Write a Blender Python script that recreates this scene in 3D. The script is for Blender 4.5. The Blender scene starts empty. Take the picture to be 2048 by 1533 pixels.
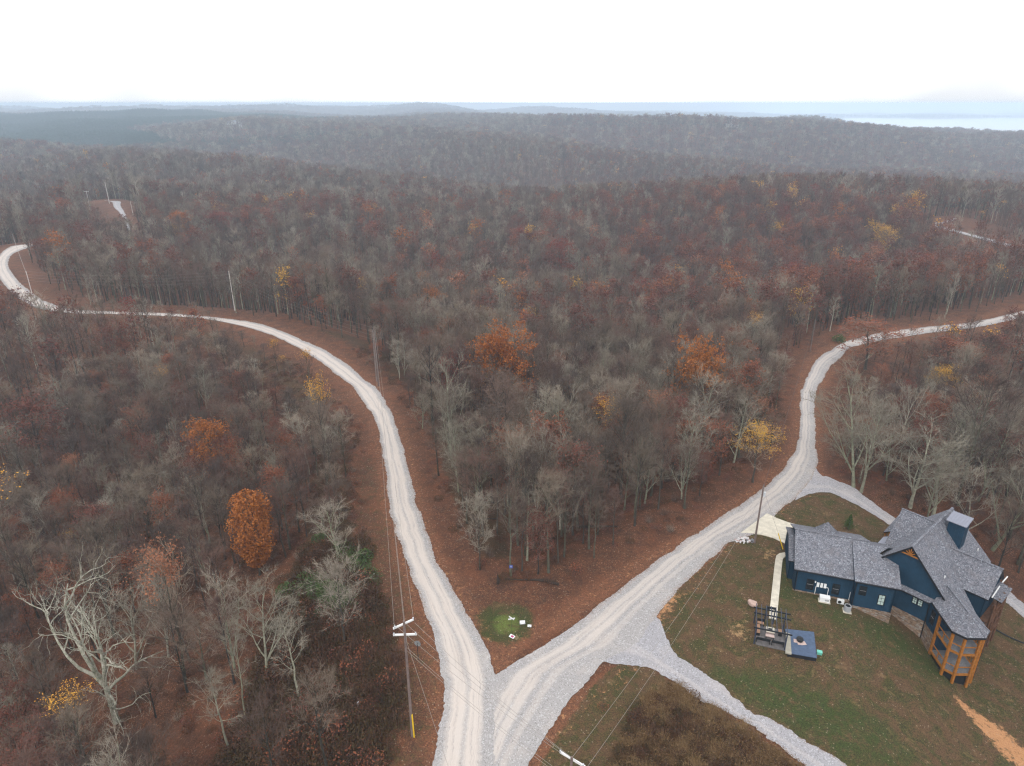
import bpy, bmesh, math, random
import numpy as np
from mathutils import Vector, Matrix

# ------------------------------------------------------------------ camera, sky, sun, exposure
SC = bpy.context.scene
COL = SC.collection
EYE_HEIGHT = 60.0
cam_data = bpy.data.cameras.new("camera")
cam_data.lens = 24.0
cam_data.sensor_width = 36.0
cam_data.clip_start = 0.5
cam_data.clip_end = 40000.0
camera = bpy.data.objects.new("camera", cam_data)
COL.objects.link(camera)
camera.location = (0, 0, EYE_HEIGHT)
camera.rotation_euler = (math.radians(90 - 22.283), 0, 0)
SC.camera = camera

world = bpy.data.worlds.new("World")
SC.world = world
world.use_nodes = True
wn = world.node_tree.nodes
wl = world.node_tree.links
wn.clear()
w_out = wn.new("ShaderNodeOutputWorld")
w_bg = wn.new("ShaderNodeBackground")
w_sky = wn.new("ShaderNodeTexSky")
w_sky.sky_type = 'NISHITA'
w_sky.sun_disc = False
w_sky.sun_elevation = math.radians(48)
w_sky.sun_rotation = math.radians(200)
w_sky.dust_density = 3.0
w_mix = wn.new("ShaderNodeMix"); w_mix.data_type = 'RGBA'
w_mix.inputs[0].default_value = 0.9
# the overcast: a white cloud sheet with soft, very large, faint variation
w_tc = wn.new("ShaderNodeTexCoord")
w_map = wn.new("ShaderNodeMapping"); w_map.inputs['Scale'].default_value = (1.0, 1.0, 1.6)
w_noise = wn.new("ShaderNodeTexNoise"); w_noise.inputs['Scale'].default_value = 1.6; w_noise.inputs['Detail'].default_value = 4
w_ramp = wn.new("ShaderNodeValToRGB")
w_ramp.color_ramp.elements[0].position = 0.40; w_ramp.color_ramp.elements[0].color = (6.5, 6.65, 6.9, 1)
w_ramp.color_ramp.elements[1].position = 0.62; w_ramp.color_ramp.elements[1].color = (13.6, 13.7, 13.9, 1)
wl.new(w_tc.outputs['Generated'], w_map.inputs[0]); wl.new(w_map.outputs[0], w_noise.inputs[0])
wl.new(w_noise.outputs[0], w_ramp.inputs[0])
wl.new(w_sky.outputs[0], w_mix.inputs[6]); wl.new(w_ramp.outputs[0], w_mix.inputs[7])
wl.new(w_mix.outputs[2], w_bg.inputs[0])
w_bg.inputs[1].default_value = 0.15
wl.new(w_bg.outputs[0], w_out.inputs[0])

sun_data = bpy.data.lights.new("sun", 'SUN')
sun_data.energy = 1.5
sun_data.angle = math.radians(11)
sun_data.color = (1.0, 0.96, 0.9)
sun = bpy.data.objects.new("sun", sun_data)
COL.objects.link(sun)
_d = Vector((math.sin(math.radians(200)) * math.cos(math.radians(48)), math.cos(math.radians(200)) * math.cos(math.radians(48)), math.sin(math.radians(48))))
sun.rotation_euler = _d.to_track_quat('Z', 'Y').to_euler()

SC.view_settings.view_transform = 'Standard'
SC.view_settings.look = 'None'
SC.view_settings.exposure = 0.08
SC.view_settings.gamma = 1.0
SC.view_settings.use_curve_mapping = False
cy = SC.cycles
cy.max_bounces = 5
cy.diffuse_bounces = 2
cy.glossy_bounces = 2
cy.transmission_bounces = 2
cy.transparent_max_bounces = 4
cy.volume_bounces = 2
cy.use_denoising = True
cy.denoiser = 'OPENIMAGEDENOISE'
cy.denoising_input_passes = 'RGB_ALBEDO_NORMAL'
cy.denoising_prefilter = 'NONE'
cy.pixel_filter_type = 'BLACKMAN_HARRIS'
cy.filter_width = 1.25
cy.sample_clamp_indirect = 2.5
cy.use_adaptive_sampling = False
cy.caustics_reflective = False
cy.caustics_refractive = False
HAZE_DENSITY = 0.00029

# ------------------------------------------------------------------ the lie of the land
# roads as pairs of edge points in metres: (x, y of one edge, x, y of the other)
LEFT_ROAD = [(-9.4, 37.4, 0.2, 37.4), (-7.6, 47.6, -1.6, 47.6), (-7.5, 55.6, -2.0, 55.6), (-8.3, 60.6, -2.3, 60.3), (-9.3, 64.8, -3.1, 63.4), (-10.5, 68.4, -5.1, 67.8), (-12.1, 72.2, -6.5, 71.0), (-13.9, 77.0, -9.0, 76.7), (-15.5, 81.2, -11.2, 81.6), (-17.1, 85.5, -12.6, 86.0), (-18.8, 91.0, -14.3, 91.0), (-20.2, 96.1, -15.7, 96.1), (-22.9, 107.9, -18.6, 106.8), (-26.7, 122.4, -22.3, 120.6), (-29.5, 130.0, -25.6, 130.7), (-32.6, 136.2, -30.3, 142.1), (-37.3, 145.3, -34.8, 148.7), (-42.1, 151.9, -40.1, 157.3), (-48.2, 160.5, -47.7, 167.2), (-59.7, 174.1, -59.9, 179.8), (-73.0, 186.2, -74.9, 192.6), (-92.2, 196.9, -93.3, 199.7), (-109.2, 200.5, -110.8, 203.8), (-123.2, 202.1, -124.9, 205.1), (-136.9, 203.2, -139.9, 208.2), (-150.1, 208.8, -152.9, 217.0), (-158.1, 215.2, -157.1, 220.7), (-173.3, 230.2, -175.1, 239.0), (-189.2, 248.0, -194.8, 261.9), (-207.6, 271.6, -206.0, 277.2), (-220.2, 293.3, -214.8, 293.3), (-226.4, 308.8, -216.7, 305.3), (-222.4, 315.9, -217.1, 311.1), (-215.5, 323.3, -211.3, 318.3)]
RIGHT_ROAD = [(-5.3, 38.6, -2.7, 37.8), (-4.6, 47.6, 1.7, 47.6), (-3.9, 53.0, 4.6, 53.0), (-2.7, 57.7, 7.9, 57.7), (-0.7, 60.0, 10.9, 61.2), (3.9, 63.6, 14.8, 63.8), (6.5, 65.8, 17.2, 67.1), (12.1, 71.5, 21.1, 72.2), (18.5, 78.0, 25.7, 77.7), (28.5, 87.2, 31.4, 83.5), (36.8, 94.6, 37.2, 87.2), (42.7, 100.0, 44.0, 94.3), (47.9, 105.9, 48.7, 98.9), (50.4, 109.6, 54.3, 106.8), (54.8, 116.5, 58.0, 116.5), (59.9, 129.0, 63.0, 129.0), (65.2, 141.5, 67.5, 139.5), (71.5, 152.9, 72.5, 148.1), (77.8, 163.0, 78.2, 156.6), (84.5, 169.9, 84.5, 164.5), (89.8, 175.2, 90.5, 171.5), (103.2, 183.4, 100.7, 176.8), (119.3, 189.0, 116.2, 182.9), (137.4, 194.3, 133.7, 188.5), (160.0, 206.0, 154.8, 198.4), (195.7, 225.2, 190.4, 216.4), (243.6, 246.4, 237.8, 236.1)]
FAR_LEFT = [(-195.5, 350.6, -193.8, 350.6), (-220.3, 393.2, -218.0, 393.2), (-248.2, 435.4, -247.3, 442.1), (-260.7, 456.2, -257.7, 461.1), (-273.7, 468.6, -268.6, 463.6)]
FAR_RIGHT = [(220.0, 271.6, 213.4, 262.7), (228.2, 304.2, 222.1, 295.4), (227.3, 333.8, 223.1, 327.2), (226.3, 356.6, 221.9, 349.1), (227.1, 372.4, 222.5, 364.3), (236.9, 379.1, 234.5, 374.1), (251.4, 393.2, 247.7, 386.0)]
DRIVE_ONE = [(6.5, 62.3, 15.5, 72.0), (11.6, 60.8, 18.6, 67.8), (15.1, 60.5, 18.8, 63.8), (17.4, 59.1, 21.3, 60.0), (20.5, 55.8, 23.2, 57.6), (23.5, 53.2, 25.4, 54.2), (26.0, 51.1, 27.9, 52.2), (28.4, 48.1, 32.8, 48.0), (32.2, 43.5, 36.6, 45.3)]
DRIVE_TWO = [(46.1, 95.7, 54.3, 108.7), (49.7, 98.0, 53.8, 104.2), (52.9, 98.2, 55.0, 103.0), (55.2, 95.9, 57.6, 100.1), (57.6, 93.7, 59.1, 96.6), (60.7, 91.4, 61.8, 93.3), (66.5, 86.6, 68.6, 89.4), (71.1, 80.8, 73.3, 83.0), (72.2, 76.4, 74.5, 79.7), (73.9, 68.9, 77.3, 73.2)]


def smooth_pairs(pairs, step):
    """Catmull-Rom through the edge pairs, resampled about every STEP metres."""
    p = np.array(pairs, dtype=float)
    p = np.vstack([2 * p[0] - p[1], p, 2 * p[-1] - p[-2]])
    out = []
    for i in range(1, len(p) - 2):
        a, b, c, d = p[i - 1], p[i], p[i + 1], p[i + 2]
        n = max(2, int(math.hypot(*((c - b)[:2] + (c - b)[2:]) / 2) / step))
        for k in range(n):
            t = k / n
            out.append(0.5 * ((2 * b) + (c - a) * t + (2 * a - 5 * b + 4 * c - d) * t * t + (3 * b - a - 3 * c + d) * t ** 3))
    out.append(p[-2])
    return np.array(out)


def centre_line(pairs, step=6.0):
    s = smooth_pairs(pairs, step)
    return (s[:, :2] + s[:, 2:]) / 2, np.hypot(s[:, 0] - s[:, 2], s[:, 1] - s[:, 3]) / 2


ROADS = [centre_line(r) for r in (LEFT_ROAD, RIGHT_ROAD, FAR_LEFT, FAR_RIGHT)]
DRIVES = [centre_line(r, 3.0) for r in (DRIVE_ONE, DRIVE_TWO)]


def dist_to(lines, x, y):
    """distance to the nearest road edge (negative on a road)"""
    x = np.asarray(x, float); y = np.asarray(y, float)
    best = np.full(x.shape, 1e9)
    for pts, half in lines:
        for (a, b, ha, hb) in zip(pts[:-1], pts[1:], half[:-1], half[1:]):
            d = b - a
            L = max(float(d @ d), 1e-9)
            t = np.clip(((x - a[0]) * d[0] + (y - a[1]) * d[1]) / L, 0, 1)
            e = np.hypot(x - a[0] - t * d[0], y - a[1] - t * d[1]) - (ha + (hb - ha) * t)
            best = np.minimum(best, e)
    return best


def sstep(a, b, v):
    t = np.clip((v - a) / (b - a), 0, 1)
    return t * t * (3 - 2 * t)


T_COL = np.array([-1.6, -.7, -.5, -.35, -.15, 0, .15, .28, .38, .46, .56, .7, 1.6])
T_ROW = np.array([0, 300, 430, 560, 760, 1000, 1250, 1500, 1900, 2400, 3000, 4500, 6500, 12000])
T_Z = np.array([
    [-20, -20, -20, -20, -18, -18, -18, -18, -18, -18, -18, -20, -20],
    [-10, -8, -8, -10, -12, -14, -16, -16, -16, -16, -16, -16, -16],
    [-8, -6, -2, -6, -10, -12, -10, -6, -6, -4, -2, -4, -8],
    [-18, -18, -14, -16, -18, -20, -16, -10, -6, -5, -5, -6, -10],
    [-26, -26, -22, -22, -24, -30, -36, -40, -42, -42, -42, -44, -44],
    [-30, -26, -22, -16, -14, -20, -30, -38, -42, -46, -48, -50, -50],
    [-28, -24, -16, -8, -4, 0, -4, -10, -14, -22, -26, -34, -34],
    [-24, -20, -10, 0, 8, 12, 12, 9, 2, -5, -12, -22, -26],
    [-10, 0, 4, 8, 8, 10, 8, 4, 2, -10, -20, -30, -40],
    [22, 22, 20, 12, 2, -8, -14, -30, -40, -50, -58, -62, -64],
    [6, 2, 0, 4, 0, -20, -40, -52, -62, -66, -70, -72, -72],
    [20, 14, 14, 22, 18, 4, -20, -50, -70, -76, -76, -76, -76],
    [-20, -20, -10, 4, 4, -10, -20, -30, -46, -40, -40, -40, -40],
    [-75, -75, -75, -75, -75, -75, -75, -75, -75, -75, -75, -75, -75]], dtype=float)


def ripple(x, y):
    n = np.sin(x * .0071 + 1.3 + 1.1 * np.sin(y * .0043)) * np.cos(y * .0062 + .4 + 1.3 * np.sin(x * .0037))
    n2 = np.sin(x * .019 + 2.1 + 1.2 * np.sin(y * .013)) * np.cos(y * .017 + 1.9 + .9 * np.sin(x * .011))
    n3 = np.sin(x * .0031 + .9) * np.cos(x * .0013 + y * .0021) + .6 * np.sin(x * .0067 + y * .001)
    k1 = sstep(330, 520, y) * (1 - sstep(1300, 1900, y))
    n4 = np.cos(y * .0112 + 1.5 * np.sin(x * .0035 + .7) + .004 * x) * 12 * k1
    return n4 + n * 9.0 + n2 * 4.5 + n3 * 20 * sstep(1900, 4200, y) * (x < y * .12)


_hc = {}


def height(x, y):
    x = np.asarray(x, float); y = np.asarray(y, float)
    t = np.clip(x / np.maximum(y, 60.0), -1.59, 1.59)
    yy = np.clip(y, 0, 11900)
    ci = np.clip(np.searchsorted(T_COL, t) - 1, 0, len(T_COL) - 2)
    ri = np.clip(np.searchsorted(T_ROW, yy, side='right') - 1, 0, len(T_ROW) - 2)
    fc = (t - T_COL[ci]) / (T_COL[ci + 1] - T_COL[ci]); fc = fc * fc * (3 - 2 * fc)
    fr = (yy - T_ROW[ri]) / (T_ROW[ri + 1] - T_ROW[ri]); fr = fr * fr * (3 - 2 * fr)
    far = (T_Z[ri, ci] * (1 - fc) + T_Z[ri, ci + 1] * fc) * (1 - fr) + (T_Z[ri + 1, ci] * (1 - fc) + T_Z[ri + 1, ci + 1] * fc) * fr
    far = far + ripple(x, y) * sstep(250, 700, y)
    d = dist_to(ROADS, x, y)
    near = -19 * (1 - np.exp(-(np.maximum(d - 7, 0) / 42.0) ** 1.35))
    R = np.hypot(x, y)
    k = sstep(230, 420, R) * sstep(8, 70, d)
    z = near * (1 - k) + far * k
    # the yard: level by the road, falling away to the right past the porch
    q = .35 * (x - 44.5) + .16 * (72 - y)
    q = 0.5 * (q + np.sqrt(q * q + .5))
    yard_z = -np.minimum(q, 5 + (q - 5) * .55) * (1 - sstep(88, 104, y))
    yard_z = np.maximum(yard_z, -15.0)
    u = sstep(15, 30, x) * (1 - sstep(98, 112, y - .25 * (x - 45)))
    u = u * (1 - sstep(75, 110, x))
    z = z * (1 - u) + yard_z * u
    # the small triangle of roadside ground in the lower middle right stays nearly level
    u2 = sstep(-6, 2, x) * (1 - sstep(24, 34, x)) * (1 - sstep(62, 74, y))
    z = z * (1 - u2) + z * .15 * u2
    return z

# ------------------------------------------------------------------ outlines on the ground, in metres
YARD = [(15.5, 61.4), (20.0, 71.8), (26.1, 78.0), (33.2, 85.3), (45.0, 94.9), (50.8, 100.0), (53.5, 98.5), (56.3, 94.5), (60.5, 91.1), (64.6, 87.6), (69.9, 83.0), (74.1, 74.8), (54.0, 47.6), (33.8, 43.8), (28.9, 49.5), (22.4, 56.7)]
WEDGE_TIP = [(-1.1, 60.6), (-7.2, 70.8), (-7.0, 74.0), (-4.0, 75.8), (1.1, 75.5), (6.5, 74.8), (11.0, 79.1), (19.8, 81.4), (20.1, 79.1), (8.5, 68.0)]
LEFT_VERGE = [(-27.4, 117.6), (-20.0, 96.1), (-16.3, 82.5), (-8.5, 63.0), (-7.6, 55.6), (-7.6, 47.6), (-7.1, 42.2), (-12.9, 42.2), (-15.8, 55.8), (-19.9, 71.8), (-26.5, 96.1), (-31.2, 113.5)]
LEFT_SPARSE = [(-66.6, 76.7), (-43.3, 78.7), (-34.4, 83.6), (-20.6, 82.5), (-12.1, 43.1), (-31.9, 46.6), (-53.4, 58.2)]
SHOULDER = [(-14.9, 81.4), (-18.5, 96.1), (-22.9, 117.6), (-28.9, 136.8), (-39.0, 153.2), (-50.0, 167.6), (-65.0, 182.1), (-46.8, 188.1), (-28.6, 155.5), (-16.3, 113.5), (-9.6, 81.4)]
WEDGE_LOW = [(-10.2, 80.2), (-15.3, 113.5), (-12.4, 122.9), (22.2, 118.1), (46.2, 102.5), (36.8, 94.6), (19.6, 80.2), (5.1, 73.8)]
BRUSH_LOT = [(2.7, 47.6), (4.4, 50.6), (8.6, 57.0), (12.5, 61.0), (15.4, 60.6), (20.4, 55.6), (28.3, 47.8), (26.0, 41.9), (1.6, 41.7)]
BRUSH_HEAP = [(13.2, 54.3), (17.1, 57.7), (21.6, 56.0), (24.5, 51.3), (29.0, 47.2), (27.4, 43.2), (7.2, 43.1), (10.8, 49.4)]
ORANGE_A = [(-2.4, 61.8), (-1.9, 60.1), (-.6, 59.6), (.3, 60.6), (1.2, 62.6), (-1.0, 63.6), (-2.3, 62.2), (-1.4, 63.4), (0.4, 63.0), (-0.2, 61.0), (-1.2, 60.2)]
ORANGE_B = [(17.2, 67.2), (18.2, 69.4), (21.4, 73.8), (22.8, 72.8), (19.3, 68.5), (17.9, 66.1)]
ORANGE_C = [(51.2, 60.6), (52.4, 60.8), (55.8, 57.4), (57.2, 54.2), (57.9, 51.3), (54.7, 50.8), (52.9, 53.9), (52.2, 57.5)]
TAN_A = [(34.9, 81.4), (37.4, 84.4), (39.9, 83.2), (38.3, 80.8), (34.9, 79.1)]
TAN_B = [(25.6, 66.3), (28.3, 69.0), (30.2, 68.1), (29.3, 64.6), (26.5, 63.0)]
LUSH_A = [(37.8, 73.8), (40.0, 72.8), (43.1, 69.3), (49.3, 69.5), (52.8, 64.8), (52.5, 61.9), (49.0, 61.6), (46.5, 64.2), (42.9, 66.1), (39.1, 69.1)]
LUSH_B = [(21.7, 60.6), (30.4, 59.2), (39.5, 54.1), (42.3, 49.8), (33.2, 47.8), (28.0, 52.5)]
LUSH_C = [(-3.1, 68.0), (-1.5, 69.7), (1.6, 69.2), (1.9, 66.1), (-0.2, 64.6), (-2.4, 65.4)]
LUSH_D = [(38.1, 80.3), (40.2, 80.3), (37.0, 71.8), (34.3, 69.0), (35.4, 73.8)]
CONCRETE = [(34.7, 86.8), (40.3, 91.9), (41.6, 90.1), (43.5, 88.7), (46.8, 87.4), (42.8, 85.1), (40.6, 83.8), (38.7, 86.0), (36.6, 86.5)]
NOTABLE = [
    (-36.67, 81.34, 13.5, 2.4, 'column', 'orange columnar oak still in full leaf, standing out in the left wood'),
    (-2.59, 129.0, 17.5, 5.6, 'orange_big', 'broad orange-leaved oak in the middle of the wood between the roads'),
    (-54.2, 108.5, 13.5, 3.0, 'orange', 'small round orange tree in the left wood, up the slope from the columnar oak'),
    (-100.57, 161.81, 15.8, 3.3, 'rustdk', 'russet tree with a narrow crown near the far edge of the left wood'),
    (-98.83, 126.6, 17.5, 4.8, 'rustdk', 'large dark russet tree near the left edge of the left wood'),
    (-26.69, 219.57, 14.9, 3.7, 'orange', 'orange tree in the wood just right of the leafy roadside slope'),
    (21.08, 292.11, 24.4, 7.0, 'red', 'big crimson-leaved tree in the far middle of the wood'),
    (4.56, 342.8, 17.1, 5.1, 'red', 'smaller crimson tree up and left of the big crimson one'),
    (-146.93, 349.25, 17.6, 6.1, 'red', 'dark red tree beside the orange pair in the distant left wood'),
    (-166.12, 346.48, 14.9, 4.6, 'orange', 'orange tree above a yellow one in the distant left wood'),
    (-162.92, 335.32, 12.9, 3.4, 'yellow', 'small yellow tree below an orange one in the distant left wood'),
    (174.4, 321.02, 31.3, 6.7, 'yellow', 'tall yellow-leaved tree rising above the wood near the far right road'),
    (132.62, 345.37, 16.3, 4.1, 'yellowsp', 'thin yellow-leaved tree in the wood left of the tall yellow tree'),
    (35.24, 118.4, 17.0, 4.6, 'orange_big', 'large ragged orange oak in the wood left of the right gravel road'),
    (41.16, 101.67, 10.0, 2.9, 'yellow', 'low golden shrubby tree beside the bend of the right gravel road'),
    (-30.99, 99.15, 18.7, 2.0, 'yellowsp', 'slim bare tree with yellow leaves at its top beside the left road corridor'),
    (-46.44, 144.15, 8.1, 1.8, 'yellowsp', 'small yellow-topped tree at the edge of the left gravel road'),
    (-56.81, 154.35, 7.7, 1.5, 'yellowsp', 'thin tree with a few yellow leaves by the left gravel road, farther up the road'),
    (-88.11, 98.78, 16.6, 5.3, 'yellowsp', 'tree with golden top leaves at the left edge of the left wood'),
    (-48.25, 54.81, 10.5, 2.7, 'yellowsp', 'bare tree with an orange-gold cap of leaves in front of the dead snag'),
    (-40.8, 64.78, 17.0, 3.1, 'salmon', 'tree with a salmon-brown leafy top and bare lower limbs right of the dead snag'),
    (-74.51, 95.95, 4.6, 1.7, 'yellowsp', 'small tree with a few orange leaves behind the dead snag'),
    (85.9, 154.94, 11.4, 5.6, 'rust', 'rust-leaved tree overhanging the bend of the right gravel road'),
    (102.75, 149.71, 12.6, 4.8, 'rust', 'rust tree at the right, in the hollow below the far stretch of the right road'),
    (115.75, 154.77, 13.0, 4.4, 'rustdk', 'dark rust tree in the hollow at the right edge, below the road'),
    (94.65, 138.65, 10.2, 3.1, 'yellow', 'olive-gold tree in the hollow at the right'),
    (-63.89, 197.58, 12.3, 3.6, 'rustdk', 'dark russet tree at the edge of the leafy slope above the left road'),
    (40.15, 193.34, 12.6, 3.9, 'rustdk', 'dark russet tree deep in the wood between the roads'),
    (22.72, 215.24, 3.5, 1.7, 'yellow', 'small yellow tree in the middle of the wood'),
    (60.46, 187.27, 13.5, 3.8, 'rust', 'russet tree in the upper right of the middle wood'),
    (73.99, 187.67, 13.4, 3.8, 'rustdk', 'dark russet tree behind the middle wood toward the right road'),
    (-47.5, 60.5, 20.5, 7.6, 'snag', 'large dead pale tree with bare broken limbs in the lower left wood'),
    (-20.19, 64.37, 11.0, 2.9, 'bare_tan', 'lone round-crowned bare tree in the brush left of the left gravel road'),
    (-29.37, 62.69, 12.2, 2.9, 'bare_pale', 'pale many-stemmed bare tree on the leafy slope right of the dead snag'),
    (-24.16, 57.99, 10.7, 1.9, 'bare_slim', 'slim bare tree on open leaf litter right of the pale many-stemmed one'),
    (-30.43, 53.15, 11.9, 1.8, 'bare_slim', 'slim pale tree leaning left on open leaf litter at the bottom left'),
    (-29.89, 56.62, 12.2, 1.3, 'bare_slim', 'tall thin pole-like bare tree between the pale many-stemmed tree and the leaning one'),
    (-39.53, 62.67, 11.8, 2.4, 'bare_round', 'grey bare tree below the salmon-topped one'),
    (-24.53, 80.54, 8.3, 3.0, 'bare_pale', 'bare tree with a forked pale trunk above the green shrubs at the left'),
    (5.04, 77.35, 14.7, 2.6, 'bare_tall', 'dark-trunked bare tree nearest the fallen log in the wedge between the roads'),
    (-0.14, 76.75, 13.3, 2.3, 'bare_tall', 'thin bare tree carrying the small blue sign'),
    (2.16, 81.3, 11.0, 2.2, 'bare_slim', 'slim bare tree just behind the tree with the blue sign'),
    (11.21, 82.81, 13.9, 2.3, 'bare_tall', 'bare tree right of the fallen log in the wedge'),
    (10.37, 91.48, 15.0, 2.8, 'bare_tall', 'dark straight trunk in the wedge, behind the fallen log'),
    (19.35, 91.35, 15.3, 2.8, 'bare_tall', 'bare tree in the wedge with its foot near the right gravel road'),
    (8.74, 104.79, 19.5, 4.1, 'bare_pale', 'pale spreading bare tree in the front of the wedge wood'),
    (-3.23, 97.08, 16.8, 3.3, 'bare_tall', 'bare tree in the front left of the wedge wood'),
    (-10.61, 106.94, 19.1, 3.0, 'bare_pale', 'pale-limbed bare tree on the left front edge of the wedge wood'),
    (-15.94, 124.23, 18.1, 3.8, 'bare_tall', 'tall bare tree at the left front corner of the wedge wood'),
    (-28.4, 160.49, 15.6, 3.0, 'bare_tall', 'bare tree on the open leafy slope right of the power pole pair'),
    (-53.31, 193.35, 21.5, 3.3, 'bare_tall', 'tall light-trunked tree on the leafy slope above the left road'),
    (-58.87, 191.94, 19.2, 2.9, 'bare_tall', 'light-trunked tree left of its taller neighbour on the leafy slope'),
    (-4.45, 77.99, 11.3, 2.4, 'bare_tan', 'small bare tree with a reddish haze of twigs at the left front of the wedge'),
    (57.73, 100.11, 19.6, 4.2, 'bare_pale', 'tall pale leaning tree at the road fork above the house'),
    (58.37, 98.73, 17.7, 4.0, 'bare_pale', 'second pale leaning tree at the road fork, just right of the first'),
    (65.63, 96.39, 14.2, 4.9, 'bare_pale', 'pale tree leaning over the driveway behind the house'),
    (68.95, 95.23, 12.4, 4.4, 'bare_pale', 'pale trunk rising behind the chimney of the house'),
    (74.32, 97.68, 22.5, 4.8, 'bare_round', 'broad grey-green bare tree in the wood behind the house'),
    (76.99, 91.08, 18.0, 4.8, 'bare_pale', 'mossy leaning tree right of the chimney'),
    (79.91, 88.96, 16.2, 4.0, 'bare_round', 'bare tree at the right edge behind the house'),
    (11.96, 103.31, 14.6, 2.6, 'bare_tall', 'dark slim tree in the wedge wood'),
]

# ------------------------------------------------------------------ tools
def new_obj(name, mesh, parent=None, mats=(), **props):
    o = bpy.data.objects.new(name, mesh)
    COL.objects.link(o)
    if parent is not None:
        o.parent = parent
    if mesh is not None:
        for m in mats:
            if m.name not in [k.name for k in mesh.materials if k]:
                mesh.materials.append(m)
    for k, v in props.items():
        o[k] = v
    return o


def root(name, loc, label, category, group=None, rz=0.0):
    o = bpy.data.objects.new(name, None)
    COL.objects.link(o)
    o.location = loc
    o.rotation_euler = (0, 0, rz)
    o.empty_display_size = 0.3
    o["label"] = label
    o["category"] = category
    if group:
        o["group"] = group
    return o


class MB:
    """collects shapes for one mesh"""

    def __init__(self):
        self.v = []
        self.f = []
        self.mi = []

    def add(self, verts, faces, mi=0):
        n = len(self.v)
        self.v.extend([tuple(p) for p in verts])
        self.f.extend([tuple(i + n for i in f) for f in faces])
        self.mi.extend([mi] * len(faces))

    def box(self, cx, cy, cz, sx, sy, sz, rz=0.0, mi=0):
        c, s = math.cos(rz), math.sin(rz)
        vs = []
        for dz in (-.5, .5):
            for dx, dy in ((-.5, -.5), (.5, -.5), (.5, .5), (-.5, .5)):
                x, y = dx * sx, dy * sy
                vs.append((cx + x * c - y * s, cy + x * s + y * c, cz + dz * sz))
        self.add(vs, [(0, 3, 2, 1), (4, 5, 6, 7), (0, 1, 5, 4), (1, 2, 6, 5), (2, 3, 7, 6), (3, 0, 4, 7)], mi)

    def beam(self, a, b, w, h, mi=0):
        """square timber from a to b, w wide, h deep"""
        a = Vector(a); b = Vector(b)
        d = (b - a).normalized()
        up = Vector((0, 0, 1)) if abs(d.z) < .95 else Vector((0, 1, 0))
        s = d.cross(up).normalized() * (w / 2)
        t = s.cross(d).normalized() * (h / 2)
        vs = [a - s - t, a + s - t, a + s + t, a - s + t, b - s - t, b + s - t, b + s + t, b - s + t]
        self.add(vs, [(0, 1, 2, 3), (7, 6, 5, 4), (0, 4, 5, 1), (1, 5, 6, 2), (2, 6, 7, 3), (3, 7, 4, 0)], mi)

    def tube(self, pts, rad, n=6, mi=0, cap=True):
        pts = [Vector(p) for p in pts]
        if not hasattr(rad, '__len__'):
            rad = [rad] * len(pts)
        rings = []
        for i, p in enumerate(pts):
            d = (pts[min(i + 1, len(pts) - 1)] - pts[max(i - 1, 0)]).normalized()
            up = Vector((0, 0, 1)) if abs(d.z) < .9 else Vector((1, 0, 0))
            s = d.cross(up).normalized(); t = s.cross(d)
            rings.append([p + (s * math.cos(2 * math.pi * k / n) + t * math.sin(2 * math.pi * k / n)) * rad[i] for k in range(n)])
        vs = [q for r in rings for q in r]
        fs = []
        for i in range(len(pts) - 1):
            for k in range(n):
                a = i * n + k; b = i * n + (k + 1) % n
                fs.append((a, b, b + n, a + n))
        if cap:
            fs.append(tuple(range(n - 1, -1, -1))); fs.append(tuple(range((len(pts) - 1) * n, len(pts) * n)))
        self.add(vs, fs, mi)

    def prism(self, poly, down, mi=0, side=None):
        """a flat polygon of 3-D points thickened by the vector down"""
        n = len(poly); dv = Vector(down)
        top = [Vector(p) for p in poly]; bot = [p + dv for p in top]
        self.add(top + bot, [tuple(range(n)), tuple(range(2 * n - 1, n - 1, -1))], mi)
        self.add(top + bot, [(i, i + n, (i + 1) % n + n, (i + 1) % n) for i in range(n)], mi if side is None else side)

    def build(self, name, mats, parent=None, smooth=False, **props):
        me = bpy.data.meshes.new(name)
        me.from_pydata(self.v, [], self.f)
        for m in (mats if isinstance(mats, (list, tuple)) else [mats]):
            me.materials.append(m)
        if any(self.mi):
            me.polygons.foreach_set('material_index', self.mi)
        if smooth:
            me.polygons.foreach_set('use_smooth', [True] * len(me.polygons))
        me.update()
        return new_obj(name, me, parent, (), **props)


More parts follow.
